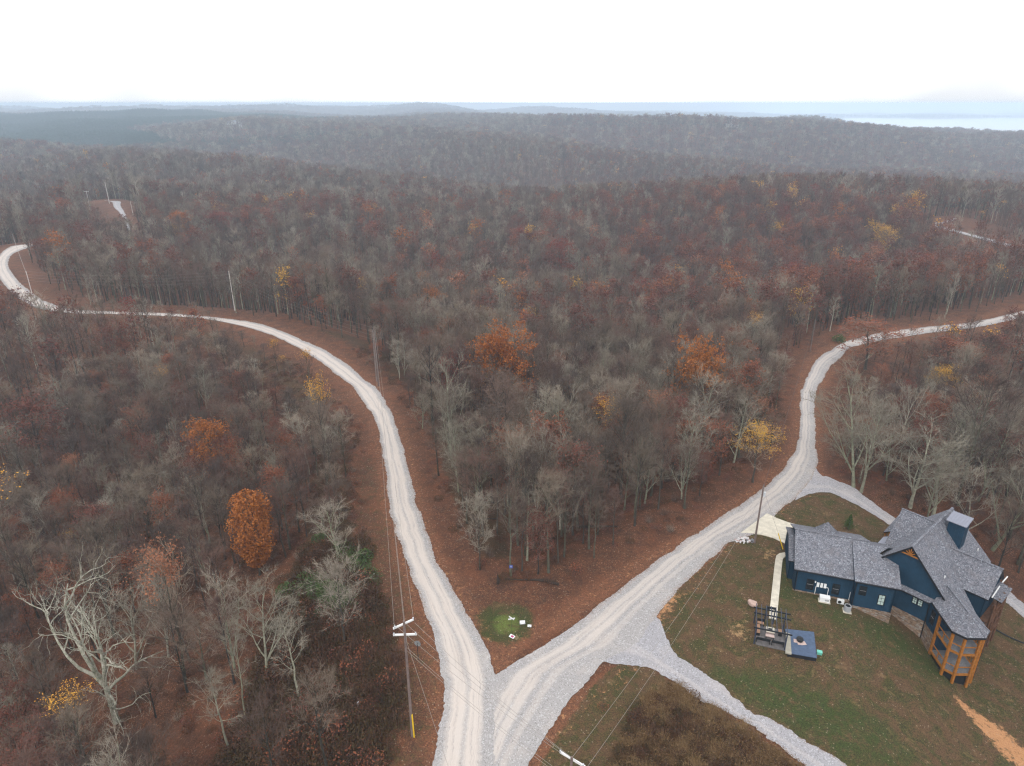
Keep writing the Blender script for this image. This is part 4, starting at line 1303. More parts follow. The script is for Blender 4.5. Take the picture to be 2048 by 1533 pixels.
LEAF_BR = leafmat("leaves_brown_bramble", [(.075, .034, .018), (.125, .06, .028), (.045, .022, .013), (.085, .038, .022)])
LEAF_OL = leafmat("leaves_olive_bramble", [(.05, .034, .014), (.085, .06, .022), (.035, .022, .011), (.07, .042, .017)])
LEAF_TN = leafmat("dry_tan_grass", [(.15, .088, .04), (.26, .16, .075), (.10, .058, .028), (.17, .10, .045)])
TW_TN = M("dry_stalks", (.25, .16, .08), .9, .3, 1.0, obj_rand=[(.26, .165, .08), (.17, .10, .05), (.30, .20, .10)])
sh = [shrub(1, 1.1, .8, 35, 170, .12).mesh("bramble", {0: TWIG_RED, 1: TWIG_RED, 2: LEAF_BR}), shrub(2, .8, .9, 22, 190, .12).mesh("bramble", {0: TWIG_RED, 1: TWIG_RED, 2: LEAF_OL}),
      shrub(3, 1.6, .8, 70, 30).mesh("bramble", {0: TWIG_GREY, 1: TWIG_GREY, 2: LEAF_BR}), shrub(4, 1.0, .9, 30, 150, .12).mesh("bramble", {0: TWIG_RED, 1: TWIG_RED, 2: LEAF['rustdk']}),
      shrub(5, .9, .8, 40, 120, .12).mesh("bramble", {0: TWIG_RED, 1: TWIG_RED, 2: LEAF['green']}),
      shrub(6, 1.5, .8, 90, 60, .1, .03).mesh("bramble", {0: TW_TN, 1: TW_TN, 2: LEAF_TN}),
      shrub(7, 1.2, .9, 60, 120, .13).mesh("bramble", {0: TWIG_RED, 1: TWIG_RED, 2: LEAF['rust']})]
c_sh = proto_collection("bramble", sh)
Xs, Ys = scatter(1.6, 0, 175, .78, 8)
Xe, Ye = np.meshgrid(np.arange(-31, -12, .85), np.arange(40, 84, .85)); Xe = Xe.ravel() + rng.rand(Xe.size); Ye = Ye.ravel() + rng.rand(Ye.size)
Xs = np.concatenate([Xs, Xe]); Ys = np.concatenate([Ys, Ye])
d = dist_to(ROADS, Xs, Ys); dv = dist_to(DRIVES, Xs, Ys)
p = .46 * sstep(2.2, 5, d) * sstep(1.2, 3, dv)
yard = in_poly(YARD, Xs, Ys)
p[yard] = 0
p[in_poly(WEDGE_TIP, Xs, Ys)] *= .10
p[in_poly(LEFT_VERGE, Xs, Ys)] *= .12
band = (d > 4.5) & (d < 15) & ~yard & ~in_poly(WEDGE_TIP, Xs, Ys) & ~in_poly(BRUSH_LOT, Xs, Ys)
p[band] = np.maximum(p[band], .75)
strip = (Xs > -31) & (Xs < -12) & (Ys < 84)
p[strip & ~in_poly(LEFT_VERGE, Xs, Ys)] = .95
p *= sstep(1.6, 3.5, d) * sstep(1.3, 3, dv)
p[in_poly(WEDGE_LOW, Xs, Ys) & (d < 12)] *= .5
p[in_poly(BRUSH_LOT, Xs, Ys)] = .05
p[in_poly(BRUSH_HEAP, Xs, Ys)] = 0
p[(Xs > 34) & (Xs < 60) & (Ys > 55) & (Ys < 90)] = 0
k = rng.rand(Xs.size) < p
Xs, Ys, d, strip = Xs[k], Ys[k], d[k], strip[k]
u = rng.rand(Xs.size)
ix = np.where(u < .26, 0, np.where(u < .48, 1, np.where(u < .72, 2, np.where(u < .93, 3, 6))))
ix = np.where(strip & (u > .5) & (u < .82), 1, ix)
ix = np.where(strip & (ix == 2), 0, ix)
ix = np.where(strip & (ix == 3) & (rng.rand(Xs.size) < .7), 0, ix)
ix = np.where(strip & (lownoise(Xs, Ys, .35) > .55) & (Ys > 68), 4, ix)
sc = rng.uniform(.6, 1.35, Xs.size) * np.where(strip, 1.35, 1.0)
instancer("undergrowth", c_sh, np.column_stack([Xs, Ys, height(Xs, Ys) - .05]), ix, rng.rand(Xs.size) * 6.28, np.column_stack([sc, sc, sc * rng.uniform(.7, 1.2, Xs.size)]),
          "brown brambles and low brush under the trees and along the verges", "undergrowth")
# the heap of dry tan grass and brush by the lower driveway
Xh, Yh = np.meshgrid(np.arange(6, 30, .62), np.arange(42, 60, .62)); Xh = Xh.ravel() + rng.rand(Xh.size) * .6; Yh = Yh.ravel() + rng.rand(Yh.size) * .6
k = in_poly(BRUSH_HEAP, Xh, Yh) & (dist_to(DRIVES, Xh, Yh) > .6)
Xh, Yh = Xh[k], Yh[k]
dd = dist_to(DRIVES, Xh, Yh)
edge = 1 - sstep(1.0, 4.5, dd)
ih = np.where(rng.rand(Xh.size) < .35 + .5 * edge, 5, np.where(rng.rand(Xh.size) < .5, 0, 1))
sc = rng.uniform(.7, 1.25, Xh.size)
instancer("brush_heap", c_sh, np.column_stack([Xh, Yh, height(Xh, Yh) - .05]), ih, rng.rand(Xh.size) * 6.28, np.column_stack([sc, sc, sc * 1.1]),
          "overgrown patch of tan grass and dark brambles beside the lower gravel driveway", "brush")

# green shrubs that stand out
GB = [((-28.74, 85.51), 1.2, "yellow-green shrub under the left wood, by the forked pale tree"), ((-21.03, 80.22), 1.3, "blue-green round shrub beside the left road corridor"),
      ((-30.77, 75.56), 1.5, "dark green shrub left of the lone round-crowned tree"), ((-24.3, 73.63), 1.7, "green thicket right behind the lone round-crowned tree"),
      ((-24.8, 70.23), .8, "small green bush beside the lone round-crowned tree"), ((88.76, 176.0), 1.7, "olive-green bush by the bend of the right gravel road")]
gm_ = shrub(9, 1.0, .8, 50, 520, .13).mesh("green_shrub", {0: TWIG_RED, 1: TWIG_RED, 2: LEAF['green']})
for (p_, r_, lab) in GB:
    o = new_obj("green_shrub", gm_, None, (), label=lab, category="shrub")
    o.location = (p_[0], p_[1], float(height(*p_)) - .05); o.scale = (r_ * 1.25, r_ * 1.25, r_ * 1.3); o.rotation_euler = (0, 0, r_ * 9)

# ------------------------------------------------------------------ the blue house
SIDING = M("navy_siding", (.011, .044, .082), .6, .30, .8, bump=.15, bscale=12)
TRIM = M("black_trim", (.012, .013, .016), .5)
STONE = None
TIMBER = M("stained_timber", (.36, .14, .024), .65, .35, 3.0)
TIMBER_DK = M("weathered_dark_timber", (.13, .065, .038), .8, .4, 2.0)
WHITE = M("white_metal", (.75, .76, .76), .45, .08, 4)
CONC = M("concrete", (.62, .57, .47), .9, .0, 1.2, color2=(.46, .42, .345), bump=.2, bscale=30)
BLACKM = M("black_metal", (.015, .017, .02), .45)
GLASS = M("dark_window_glass", (.012, .016, .02), .08)
GLASS.node_tree.nodes['Principled BSDF'].inputs['Specular IOR Level'].default_value = .5
BLIND = M("window_with_white_blind", (.50, .62, .58), .25, .25, 6)
DECKM = M("grey_deck_boards", (.20, .20, .21), .8, .3, 5)
CAPM = M("grey_blue_metal_roofing", (.24, .25, .30), .4, .1, 2)


def shingles():
    m = bpy.data.materials.new("mottled_grey_shingles")
    g = G(m); tc = g.n('ShaderNodeTexCoord'); P = tc.outputs['Object']
    v = g.voronoi(P, 8.0, out='Color'); s = g.n('ShaderNodeSeparateColor'); g.l(v, s.inputs[0])
    f = g.noise(P, 11, 5, .8); b = g.noise(P, .7, 4, .7)
    c = g.mix(g.rng(s.outputs[0], .1, .9), (.085, .088, .105), (.185, .188, .215))
    c = g.mix(g.math('MULTIPLY', g.rng(s.outputs[1], .86, .95), .6), c, (.34, .37, .41))
    c = g.mix(g.math('MULTIPLY', g.rng(f, .5, .72), .5), c, (.10, .095, .10))
    c = g.mix(g.math('MULTIPLY', g.rng(b, .5, .68), .45), c, (.15, .135, .14))
    g.l(c, g.bsdf.inputs['Base Color']); g.bsdf.inputs['Roughness'].default_value = .9
    bp = g.n('ShaderNodeBump'); bp.inputs['Strength'].default_value = .5; bp.inputs['Distance'].default_value = .03
    g.l(s.outputs[0], bp.inputs['Height']); g.l(bp.outputs[0], g.bsdf.inputs['Normal'])
    return m


def stone():
    m = bpy.data.materials.new("stacked_fieldstone")
    g = G(m); tc = g.n('ShaderNodeTexCoord')
    mp = g.n('ShaderNodeMapping'); mp.inputs['Scale'].default_value = (2.4, 2.4, 6.5); g.l(tc.outputs['Object'], mp.inputs[0])
    v = g.voronoi(mp.outputs[0], 1.0, out='Color'); s = g.n('ShaderNodeSeparateColor'); g.l(v, s.inputs[0])
    e = g.voronoi(mp.outputs[0], 1.0, 'DISTANCE_TO_EDGE')
    c = g.mix(s.outputs[0], (.14, .09, .065), (.32, .22, .15))
    c = g.mix(g.rng(s.outputs[1], .6, .9), c, (.30, .27, .24))
    c = g.mix(g.rng(e, .0, .06, 1, 0), c, (.10, .075, .06))
    g.l(c, g.bsdf.inputs['Base Color'])
    bp = g.n('ShaderNodeBump'); bp.inputs['Strength'].default_value = .8; bp.inputs['Distance'].default_value = .05
    g.l(g.rng(e, 0, .1), bp.inputs['Height']); g.l(bp.outputs[0], g.bsdf.inputs['Normal'])
    return m


SHING = shingles()
STONE = stone()
HX, HY = 50.01, 71.17
UR = (.761, .649); UN = (.649, -.761)          # along the main ridge (away), and across it (right)
AO = (37.22, 74.15); AD = (.9505, -.3108); AQ = (.3108, .9505)


def HM(a, b, z):
    return Vector((a * UR[0] + b * UN[0], a * UR[1] + b * UN[1], z))


def HA(s, t, z):
    return Vector((AO[0] - HX + s * AD[0] + t * AQ[0], AO[1] - HY + s * AD[1] + t * AQ[1], z))


house = root("house", (HX, HY, 0), "navy blue board-and-batten house with grey shingle roofs and a timber porch tower", "house")


def wall(fr, p, q, z0, z1, name="wall", mat=None, th=.22, z1b=None, battens=True, extra=()):
    """upright wall from plan point p to q; thickness goes to the left of p->q; z1 at p and z1b at q; extra = apex points (plan fraction, z)"""
    mat = mat or SIDING
    mb = MB()
    z1b = z1 if z1b is None else z1b
    tops = [(0, z1)] + list(extra) + [(1, z1b)]
    P0 = fr(p[0], p[1], 0); P1 = fr(q[0], q[1], 0)
    d = (P1 - P0); L = d.length; d.normalize()
    nrm = Vector((-d.y, d.x, 0)) * th
    front = [P0 + Vector((0, 0, z0)), P1 + Vector((0, 0, z0))] + [P0 + d * (L * f) + Vector((0, 0, z)) for f, z in reversed(tops)]
    mb.prism(front, nrm)
    if battens:
        k = .2
        while k < L - .1:
            f = k / L
            zt = np.interp(f, [t[0] for t in tops], [t[1] for t in tops])
            c = P0 + d * k - Vector((-d.y, d.x, 0)) * .012
            mb.box(c.x, c.y, (z0 + zt) / 2, .05, .03, zt - z0 - .04, math.atan2(d.y, d.x))
            k += .41
    return mb.build(name, mat, house)


def roof(poly, name="roof", th=.14, mat=None):
    mb = MB()
    mb.prism(poly, (0, 0, -th), 0, 1)
    return mb.build(name, [mat or SHING, TRIM], house)


# ---- garage wing (frame A)
AW, RZ = -.3, 6.1
sl = (6.1 - 3.48) / (4.97 + .6)
wall(HA, (.35, AW), (7.4, AW), .12, 3.45)
wall(HA, (.35, 10.1), (.35, AW), -.1, 3.45, extra=[(.5, 5.95)], z1b=3.45, battens=True)
wall(HA, (9.2, 10.1), (.35, 10.1), -.1, 3.45)
mb = MB(); mb.prism([HA(.3, AW - .06, .13), HA(7.45, AW - .06, .13), HA(7.45, AW - .06, -.4), HA(.3, AW - .06, -.4)], HA(0, .3, 0) - HA(0, 0, 0)); mb.build("stone_base", STONE, house)
roof([HA(0, -.6, 3.48), HA(7.3, -.6, 3.48), HA(7.3, 4.97, RZ), HA(.0, 4.97, RZ)])
roof([HA(7.3, 3.6, RZ - 1.37 * sl), HA(9.3, 3.6, RZ - 1.37 * sl), HA(9.3, 4.97, RZ), HA(7.3, 4.97, RZ)])
roof([HA(0, 4.97, RZ), HA(9.3, 4.97, RZ), HA(9.3, 10.5, 3.48), HA(0, 10.5, 3.48)])
mb = MB(); mb.beam(HA(-.02, 4.97, RZ + .02), HA(9.3, 4.97, RZ + .02), .28, .07); mb.build("ridge_cap", SHING, house)
# link wing with the stepped roof
bz = lambda t: 3.85 + (t + 1.35) * (6.02 - 3.85) / (4.3 + 1.35)
wall(HA, (7.25, -1.05), (11.95, -1.05), -.12, 3.8)
wall(HA, (7.25, .5), (7.25, -1.05), -.2, 3.9, battens=False)
mb = MB(); mb.prism([HA(7.2, -1.12, -.1), HA(12.0, -1.12, -.1), HA(12.0, -1.12, -1.9), HA(7.2, -1.12, -1.2)], HA(0, .4, 0) - HA(0, 0, 0))
mb.prism([HA(12.02, -1.12, -.1), HA(12.02, 2.0, -.1), HA(12.02, 2.0, -2.3), HA(12.02, -1.12, -2.3)], HA(-.3, 0, 0) - HA(0, 0, 0)); mb.build("stone_base", STONE, house)


def a_on_gable(b, a=.33):
    """(s, t) in frame A of the main frame's point (a, b)"""
    w = HM(a, b, 0) - HA(0, 0, 0)
    return (w.x * AD[0] + w.y * AD[1], w.x * AQ[0] + w.y * AQ[1])


g1 = a_on_gable(-3.5); g2 = a_on_gable(.6)
k_ = (12.35 - g1[0]) / (g2[0] - g1[0]); tg = g1[1] + (g2[1] - g1[1]) * k_
roof([HA(7.1, -1.35, bz(-1.35)), HA(12.4, -1.35, bz(-1.35)), HA(12.4, tg, bz(tg)), HA(g1[0], g1[1], bz(g1[1])), HA(11.4, 4.3, bz(4.3)), HA(7.1, 4.3, bz(4.3))], th=.16)
mb = MB()
mb.prism([HA(7.12, -1.3, 3.72), HA(7.12, 4.2, bz(4.2) - .15), HA(7.12, 4.2, bz(4.2) - .5), HA(7.12, -1.3, 3.4)], HA(.1, 0, 0) - HA(0, 0, 0)); mb.build("trim_board", SIDING, house)
roof([HA(7.1, 4.3, bz(4.3)), HA(13.0, 4.3, bz(4.3)), HA(13.0, 9, 3.6), HA(7.1, 9, 3.6)])
wall(HA, (11.95, -1.05), (11.95, 2.6), -.2, 3.7, z1b=4.3)
# bay at the left end, with its own little roof
roof([HA(-.55, 1.8, 3.0), HA(.34, 1.8, 3.0), HA(.34, 6.1, 4.3), HA(-.55, 6.1, 4.3)])
roof([HA(-.55, 6.1, 4.3), HA(.34, 6.1, 4.3), HA(.34, 10.2, 3.0), HA(-.55, 10.2, 3.0)])
wall(HA, (-.32, 2.05), (.4, 2.05), -.1, 3.0)
wall(HA, (-.32, 10), (-.32, 2.05), -.1, 3.0, extra=[(.5, 4.2)])
# the pyramid-roofed projection beyond the garage ridge
ap = HA(4.4, 7.9, 6.2)
cs = [HA(2.5, 5.6, 4.1), HA(6.4, 5.6, 4.1), HA(6.3, 9.0, 4.0), HA(2.6, 9.0, 4.0)]
for i in range(4):
    roof([cs[i], cs[(i + 1) % 4], ap], th=.12)
mb = MB()
for i in range(4):
    mb.beam(cs[i], ap, .16, .10)
mb.build("ridge_cap", SHING, house)
wall(HA, (6.1, 8.8), (2.8, 8.8), -.2, 3.9)

# ---- main block (frame M)
ZR = 8.75; SL = 1.06
mz = lambda b: ZR - SL * abs(b)
roof([HM(0, 0, ZR), HM(0, 5.05, mz(5.05)), HM(14.5, 5.75, mz(5.75)), HM(13.6, 0, ZR)], th=.2)
roof([HM(0, 0, ZR), HM(13.6, 0, ZR), HM(13.6, -3.6, mz(3.6)), HM(0, -3.6, mz(3.6))], th=.2)
mb = MB(); mb.beam(HM(-.03, 0, ZR + .03), HM(13.6, 0, ZR + .03), .3, .08); mb.build("ridge_cap", SHING, house)
wall(HM, (.35, -3.5), (.35, 4.95), 2.3, mz(3.5) - .22, z1b=mz(4.95) - .22, extra=[(3.5 / 8.45, ZR - .25)])
wall(HM, (0, -.6), (0, 3.55), -.75, 2.4)
mb = MB()
mb.prism([HM(-.08, -.7, -.72), HM(-.08, 3.6, -.72), HM(-.08, 3.6, -4.4), HM(-.08, -.7, -4.4)], HM(.4, 0, 0)); mb.build("stone_base", STONE, house)
# pent roof strip under the gable
roof([HM(-.3, -.75, 2.34), HM(-.3, 3.4, 2.34), HM(.36, 4.3, 2.72), HM(.36, -.75, 2.72)], th=.12)
# angled wall by the porch
wall(HM, (0, 3.55), (-1.62, 5.2), -.9, 2.5)
mb = MB(); mb.prism([HM(-.05, 3.5, -.88), HM(-1.66, 5.15, -.88), HM(-1.66, 5.15, -5), HM(-.05, 3.5, -5)], HM(.2, .2, 0)); mb.build("stone_base", STONE, house)
wall(HM, (-1.5, 5.3), (.55, 7.35), -5.5, 2.6)
wall(HM, (.55, 7.35), (.55, 4.75), -5.5, 2.6, battens=False)
wall(HM, (.35, 4.7), (14.1, 4.9), -7.5, mz(4.7) - .3, z1b=mz(4.9) - .3)
wall(HM, (13.9, 5.2), (13.3, -3.3), -7.5, mz(5.2) - .3, z1b=mz(3.3) - .3, extra=[(.61, ZR - .3)])
wall(HM, (13.3, -3.3), (.35, -3.3), -1.0, mz(3.3) - .2)
# right cross gable
GA, GZ = 7.6, 6.31
gz = lambda a: GZ - 1.04 * abs(a - GA)
roof([HM(4.6, 4.3, gz(4.6)), HM(4.6, 8.25, gz(4.6)), HM(GA, 8.25, GZ), HM(GA, 2.25, GZ)], th=.18)
roof([HM(GA, 2.25, GZ), HM(GA, 8.25, GZ), HM(10.6, 8.25, gz(10.6)), HM(10.6, 4.3, gz(10.6))], th=.18)
mb = MB(); mb.beam(HM(GA, 2.2, GZ + .03), HM(GA, 8.28, GZ + .03), .28, .07); mb.build("ridge_cap", SHING, house)
wall(HM, (4.95, 7.9), (10.25, 7.9), -7.5, gz(4.95) - .2, extra=[(.5, GZ - .25)])
wall(HM, (4.95, 4.7), (4.95, 7.9), -7.5, gz(4.95) - .15)
# left cross gable
GB_, GZB = 8.55, 8.5
hz = lambda a: GZB - 1.12 * abs(a - GB_)
roof([HM(4.45, -3.9, hz(4.45)), HM(GB_, -.1, GZB), HM(GB_, -4.55, GZB), HM(4.45, -4.55, hz(4.45))], th=.18)
roof([HM(GB_, -4.55, GZB), HM(GB_, -.1, GZB), HM(12.6, -3.9, hz(12.6)), HM(12.6, -4.55, hz(12.6))], th=.18)
mb = MB(); mb.beam(HM(GB_, -.1, GZB + .03), HM(GB_, -4.58, GZB + .03), .26, .07); mb.build("ridge_cap", SHING, house)
wall(HM, (12.3, -4.3), (4.8, -4.3), -1.0, hz(4.8) - .2, extra=[(.5, GZB - .25)])
wall(HM, (4.8, -4.3), (4.8, -3.3), -1.0, hz(4.8) - .2)
# low roofs on the entrance side
roof([HM(9.0, -4.5, 4.7), HM(14.6, -4.5, 4.7), HM(15.2, -6.7, 3.5), HM(9.2, -6.3, 3.5)], th=.14)
roof([HM(4.5, -3.6, 4.0), HM(8.2, -4.4, 4.3), HM(8.0, -5.8, 3.5), HM(5.2, -5.8, 3.1)], th=.10, mat=CAPM, name="metal_roof")
mb = MB()
for a_, b_ in ((9.5, -6.1), (12.0, -6.3), (14.8, -6.4)):
    mb.beam(HM(a_, b_, -.6), HM(a_, b_, 3.5), .2, .2)
mb.build("porch_post", TIMBER, house)

# chimney: blue box with a standing-seam metal shed cap
mb = MB()
mb.prism([HM(9.1, 1.0, 9.2), HM(9.1, 2.95, 9.2), HM(10.8, 2.95, 9.2), HM(10.8, 1.0, 9.2)], (0, 0, -4.2))
ch = mb.build("chimney", SIDING, house)
mb = MB()
for k in range(5):
    c = HM(9.09, 1.15 + k * .4, 0)
    mb.box(c.x, c.y, 7.1, .04, .05, 4.1, math.atan2(UN[1], UN[0]))
mb.build("batten", SIDING, ch, kind="stuff")
mb = MB()
mb.prism([HM(8.75, .72, 9.32), HM(8.75, 3.15, 9.32), HM(11.0, 3.15, 9.75), HM(11.0, .72, 9.75)], (0, 0, -.1))
cap = mb.build("chimney_cap", CAPM, ch)
mb = MB()
for k in range(8):
    b_ = .76 + k * 2.35 / 7
    mb.beam(HM(8.75, b_, 9.35), HM(11.0, b_, 9.78), .04, .05)
mb.build("standing_seam", CAPM, ch, kind="stuff")

# gable truss ornament
mb = MB()
mb.beam(HM(.0, -1.0, 7.45), HM(.0, 1.0, 7.45), .12, .14)
for bb, zz in ((-.62, 7.95), (-.3, 8.25), (0, 8.45), (.3, 8.25), (.62, 7.95)):
    mb.beam(HM(.0, 0, 7.5), HM(.0, bb, zz), .09, .10)
mb.build("gable_truss", TIMBER, house)
mb = MB(); mb.prism([HM(.30, -1.1, 7.45), HM(.30, 1.1, 7.45), HM(.30, 0, 8.5)], HM(-.03, 0, 0)); mb.build("gable_vent", TRIM, house)
# black fascia along the main rakes
mb = MB()
mb.beam(HM(-.03, 0, ZR - .14), HM(-.03, 5.05, mz(5.05) - .14), .06, .22); mb.beam(HM(-.03, 0, ZR - .14), HM(-.03, -3.6, mz(3.6) - .14), .06, .22)
mb.build("fascia", TRIM, house)

# ---- windows: frame with sash bars, pane behind
def window(fr, p, q, z0, z1, off, pane=GLASS, bars=(1, 1), label=None):
    """p, q plan points on the wall face; off = outward unit (plan)"""
    P0, P1 = fr(p[0], p[1], 0), fr(q[0], q[1], 0)
    d = (P1 - P0); L = d.length; d.normalize()
    o_ = Vector((d.y, -d.x, 0)) * off
    mb = MB()
    w = .07
    for (a, b) in (((0, z0), (L, z0)), ((0, z1), (L, z1)), ((0, z0), (0, z1)), ((L, z0), (L, z1))):
        mb.beam(P0 + d * a[0] + o_ + Vector((0, 0, a[1])), P0 + d * b[0] + o_ + Vector((0, 0, b[1])), w, w)
    f = mb.build("window", TRIM, house, **({"label": label} if label else {}))
    mb = MB()
    mb.prism([P0 + o_ * .5 + Vector((0, 0, z0)), P1 + o_ * .5 + Vector((0, 0, z0)), P1 + o_ * .5 + Vector((0, 0, z1)), P0 + o_ * .5 + Vector((0, 0, z1))], -o_ * .3)
    mb.build("pane", pane, f)
    mb = MB()
    for k in range(1, bars[0] + 1):
        x = L * k / (bars[0] + 1)
        mb.beam(P0 + d * x + o_ * .8 + Vector((0, 0, z0)), P0 + d * x + o_ * .8 + Vector((0, 0, z1)), .03, .03)
    for k in range(1, bars[1] + 1):
        z = z0 + (z1 - z0) * k / (bars[1] + 1)
        mb.beam(P0 + o_ * .8 + Vector((0, 0, z)), P1 + o_ * .8 + Vector((0, 0, z)), .03 if pane is BLIND else .05, .03 if pane is BLIND else .05)
    mb.build("sash_bar", TRIM if pane is BLIND else DECKM, f)
    return f


window(HA, (1.83, AW), (2.66, AW), .62, 2.15, .06, bars=(0, 1))
window(HA, (4.95, AW), (5.76, AW), .62, 2.15, .06, bars=(0, 1))
window(HA, (7.9, -1.05), (8.68, -1.05), 1.79, 3.1, .06, bars=(0, 1))
window(HA, (10.2, -1.05), (10.94, -1.05), .8, 2.35, .06, pane=BLIND, bars=(1, 2), label="tall window with its white blind down")
window(HM, (0, 1.55), (0, 2.08), 1.1, 2.1, .06, pane=BLIND, bars=(1, 2), label="window with its white blind down")
window(HM, (0, 2.2), (0, 2.73), 1.1, 2.1, .06, pane=BLIND, bars=(1, 2), label="window with its white blind down")
window(HM, (-.55, 4.1), (-1.05, 4.62), .0, 1.9, .06, bars=(0, 1))

# downspouts and gutter
for pts in ([HA(.45, -.62, 3.35), HA(.5, AW - .08, 3.0), HA(.5, AW - .08, .05)], [HA(7.4, -1.38, 3.7), HA(7.42, -1.14, 3.3), HA(7.42, -1.14, -.2)],
            [HM(-.3, 3.35, 2.3), HM(-.16, 3.5, 1.9), HM(-.16, 3.5, -3.3)]):
    mb = MB(); mb.tube(pts, .055, 6); mb.build("downspout", TRIM, house)
for (p0, p1) in ((HA(0, -.66, 3.40), HA(7.3, -.66, 3.40)), (HA(7.1, -1.41, 3.76), HA(12.4, -1.41, 3.76)), (HM(-.36, -.7, 2.27), HM(-.36, 3.4, 2.27))):
    mb = MB(); mb.beam(p0, p1, .11, .10); mb.build("gutter", TRIM, house)
# plumbing vents on the roof
for (a_, b_) in ((2.46, 3.66), (13.0, 4.2)):
    mb = MB(); p_ = HM(a_, b_, mz(b_)); mb.tube([p_, p_ + Vector((0, 0, .35))], .07, 8); mb.build("roof_vent", WHITE, house)

# utility meters and conduit on the wing wall
mb = MB()
for s_ in (3.02, 3.46, 3.88):
    p_ = HA(s_ + .15, AW - .12, 1.62); mb.box(p_.x, p_.y, p_.z, .3, .14, .62, math.atan2(AD[1], AD[0]))
mt = mb.build("meter_box", WHITE, house)
mb = MB()
mb.tube([HA(2.98, AW - .12, 1.3), HA(2.98, AW - .12, .1)], .04, 6)
mb.tube([HA(4.15, AW - .12, 1.4), HA(4.42, AW - .12, 1.4), HA(4.5, AW - .12, 1.2), HA(4.5, AW - .12, .1)], .04, 6)
mb.build("conduit", WHITE, house)
mb = MB(); p_ = HA(2.82, AW - .1, 1.95); mb.box(p_.x, p_.y, p_.z, .14, .12, .2, math.atan2(AD[1], AD[0])); mb.build("junction_box", WHITE, house)
mb = MB(); mb.tube([HA(7.1, AW - .1, .1), HA(7.1, AW - .1, 1.4)], .03, 6); mb.build("conduit", WHITE, house)

# ---- porch tower
PA = [(-1.65, 5.25), (-3.72, 7.35), (-3.68, 8.6), (-2.3, 9.8), (-1.0, 9.85), (.55, 8.3), (.55, 7.35)]
EV = [(-.45, 3.78), (-3.98, 7.2), (-3.93, 8.75), (-2.3, 10.18), (-.72, 10.12), (1.45, 8.0)]
EZ, PZ = 2.7, 4.35
R0 = (2.35, 4.05); R1 = (-1.54, 7.94)
ev = [HM(a, b, EZ) for a, b in EV]
r0p = HM(R0[0], R0[1], PZ); r1p = HM(R1[0], R1[1], PZ)
vl = HM(.2, 4.9, 3.45)
roof([ev[0], ev[1], r1p, r0p, HM(.05, 5.0, 3.46)][:4], th=.16)
roof([ev[1], ev[2], r1p], th=.16); roof([ev[2], ev[3], r1p], th=.16); roof([ev[3], ev[4], r1p], th=.16)
roof([ev[4], ev[5], r0p, r1p], th=.16)
roof([ev[5], HM(4.6, 5.6, 3.1), HM(4.5, 4.3, 3.9), r0p], th=.12)
mb = MB(); mb.beam(r0p, r1p, .3, .08)
for e_ in ev[1:5]:
    mb.beam(e_, r1p, .22, .08)
mb.build("ridge_cap", SHING, house)
mb = MB()
for i in range(1, 4):
    mb.beam(HM(*EV[i], EZ - .16), HM(*EV[i + 1], EZ - .16), .08, .2)
mb.beam(HM(*EV[0], EZ - .16), HM(*EV[1], EZ - .16), .08, .2); mb.beam(HM(*EV[4], EZ - .16), HM(*EV[5], EZ - .16), .08, .2)
mb.build("fascia", TRIM, house)
for zf in (0.0, -3.0):
    mb = MB(); mb.prism([HM(a, b, zf) for a, b in PA], (0, 0, -.12)); dk = mb.build("deck", DECKM, house)
    mb = MB()
    for i in range(5):
        mb.beam(HM(*PA[i], zf - .12), HM(*PA[i + 1], zf - .12), .16, .26)
    mb.build("rim_beam", TIMBER if True else TRIM, dk)
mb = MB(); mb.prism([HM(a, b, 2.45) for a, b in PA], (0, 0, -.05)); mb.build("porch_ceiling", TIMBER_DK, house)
for i, (a, b) in enumerate(PA[:5]):
    w = HM(a, b, 0); gzv = float(height(HX + w.x, HY + w.y))
    mb = MB(); mb.beam(HM(a, b, gzv - .3), HM(a, b, EZ - .15), .26, .26); mb.build("porch_post", TIMBER, house)
for zf in (0.0, -3.0):
    for i in range(5):
        a0, b0 = PA[i]; a1, b1 = PA[i + 1]
        rl = MB()
        rl.beam(HM(a0, b0, zf + 1.0), HM(a1, b1, zf + 1.0), .09, .10)
        if i == 0 or i == 4:
            rl.beam(HM((a0 + a1) / 2, (b0 + b1) / 2, zf), HM((a0 + a1) / 2, (b0 + b1) / 2, zf + 1.0), .10, .10)
        r_o = rl.build("railing", TIMBER, house)
        wires = MB()
        for k in range(1, 5):
            wires.tube([HM(a0, b0, zf + .2 * k), HM(a1, b1, zf + .2 * k)], .008, 3, cap=False)
        wires.build("railing_wire", BLACKM, r_o, kind="stuff")
# dark ground-floor screens under the lower deck
for i in range(4):
    a0, b0 = PA[i]; a1, b1 = PA[i + 1]
    cx, cy_ = -1.6, 7.6
    f = lambda a, b: (a + (cx - a) * .12, b + (cy_ - b) * .12)
    p0, p1 = f(a0, b0), f(a1, b1)
    mb = MB(); mb.prism([HM(*p0, -3.15), HM(*p1, -3.15), HM(*p1, -5.2), HM(*p0, -5.2)], HM(.04, 0, 0)); mb.build("screen", BLACKM, house)
# tall black drain beside the right post
mb = MB(); mb.tube([HM(-.75, 10.0, 2.5), HM(-.75, 10.0, -4.6)], .06, 6); mb.build("downspout", TRIM, house)

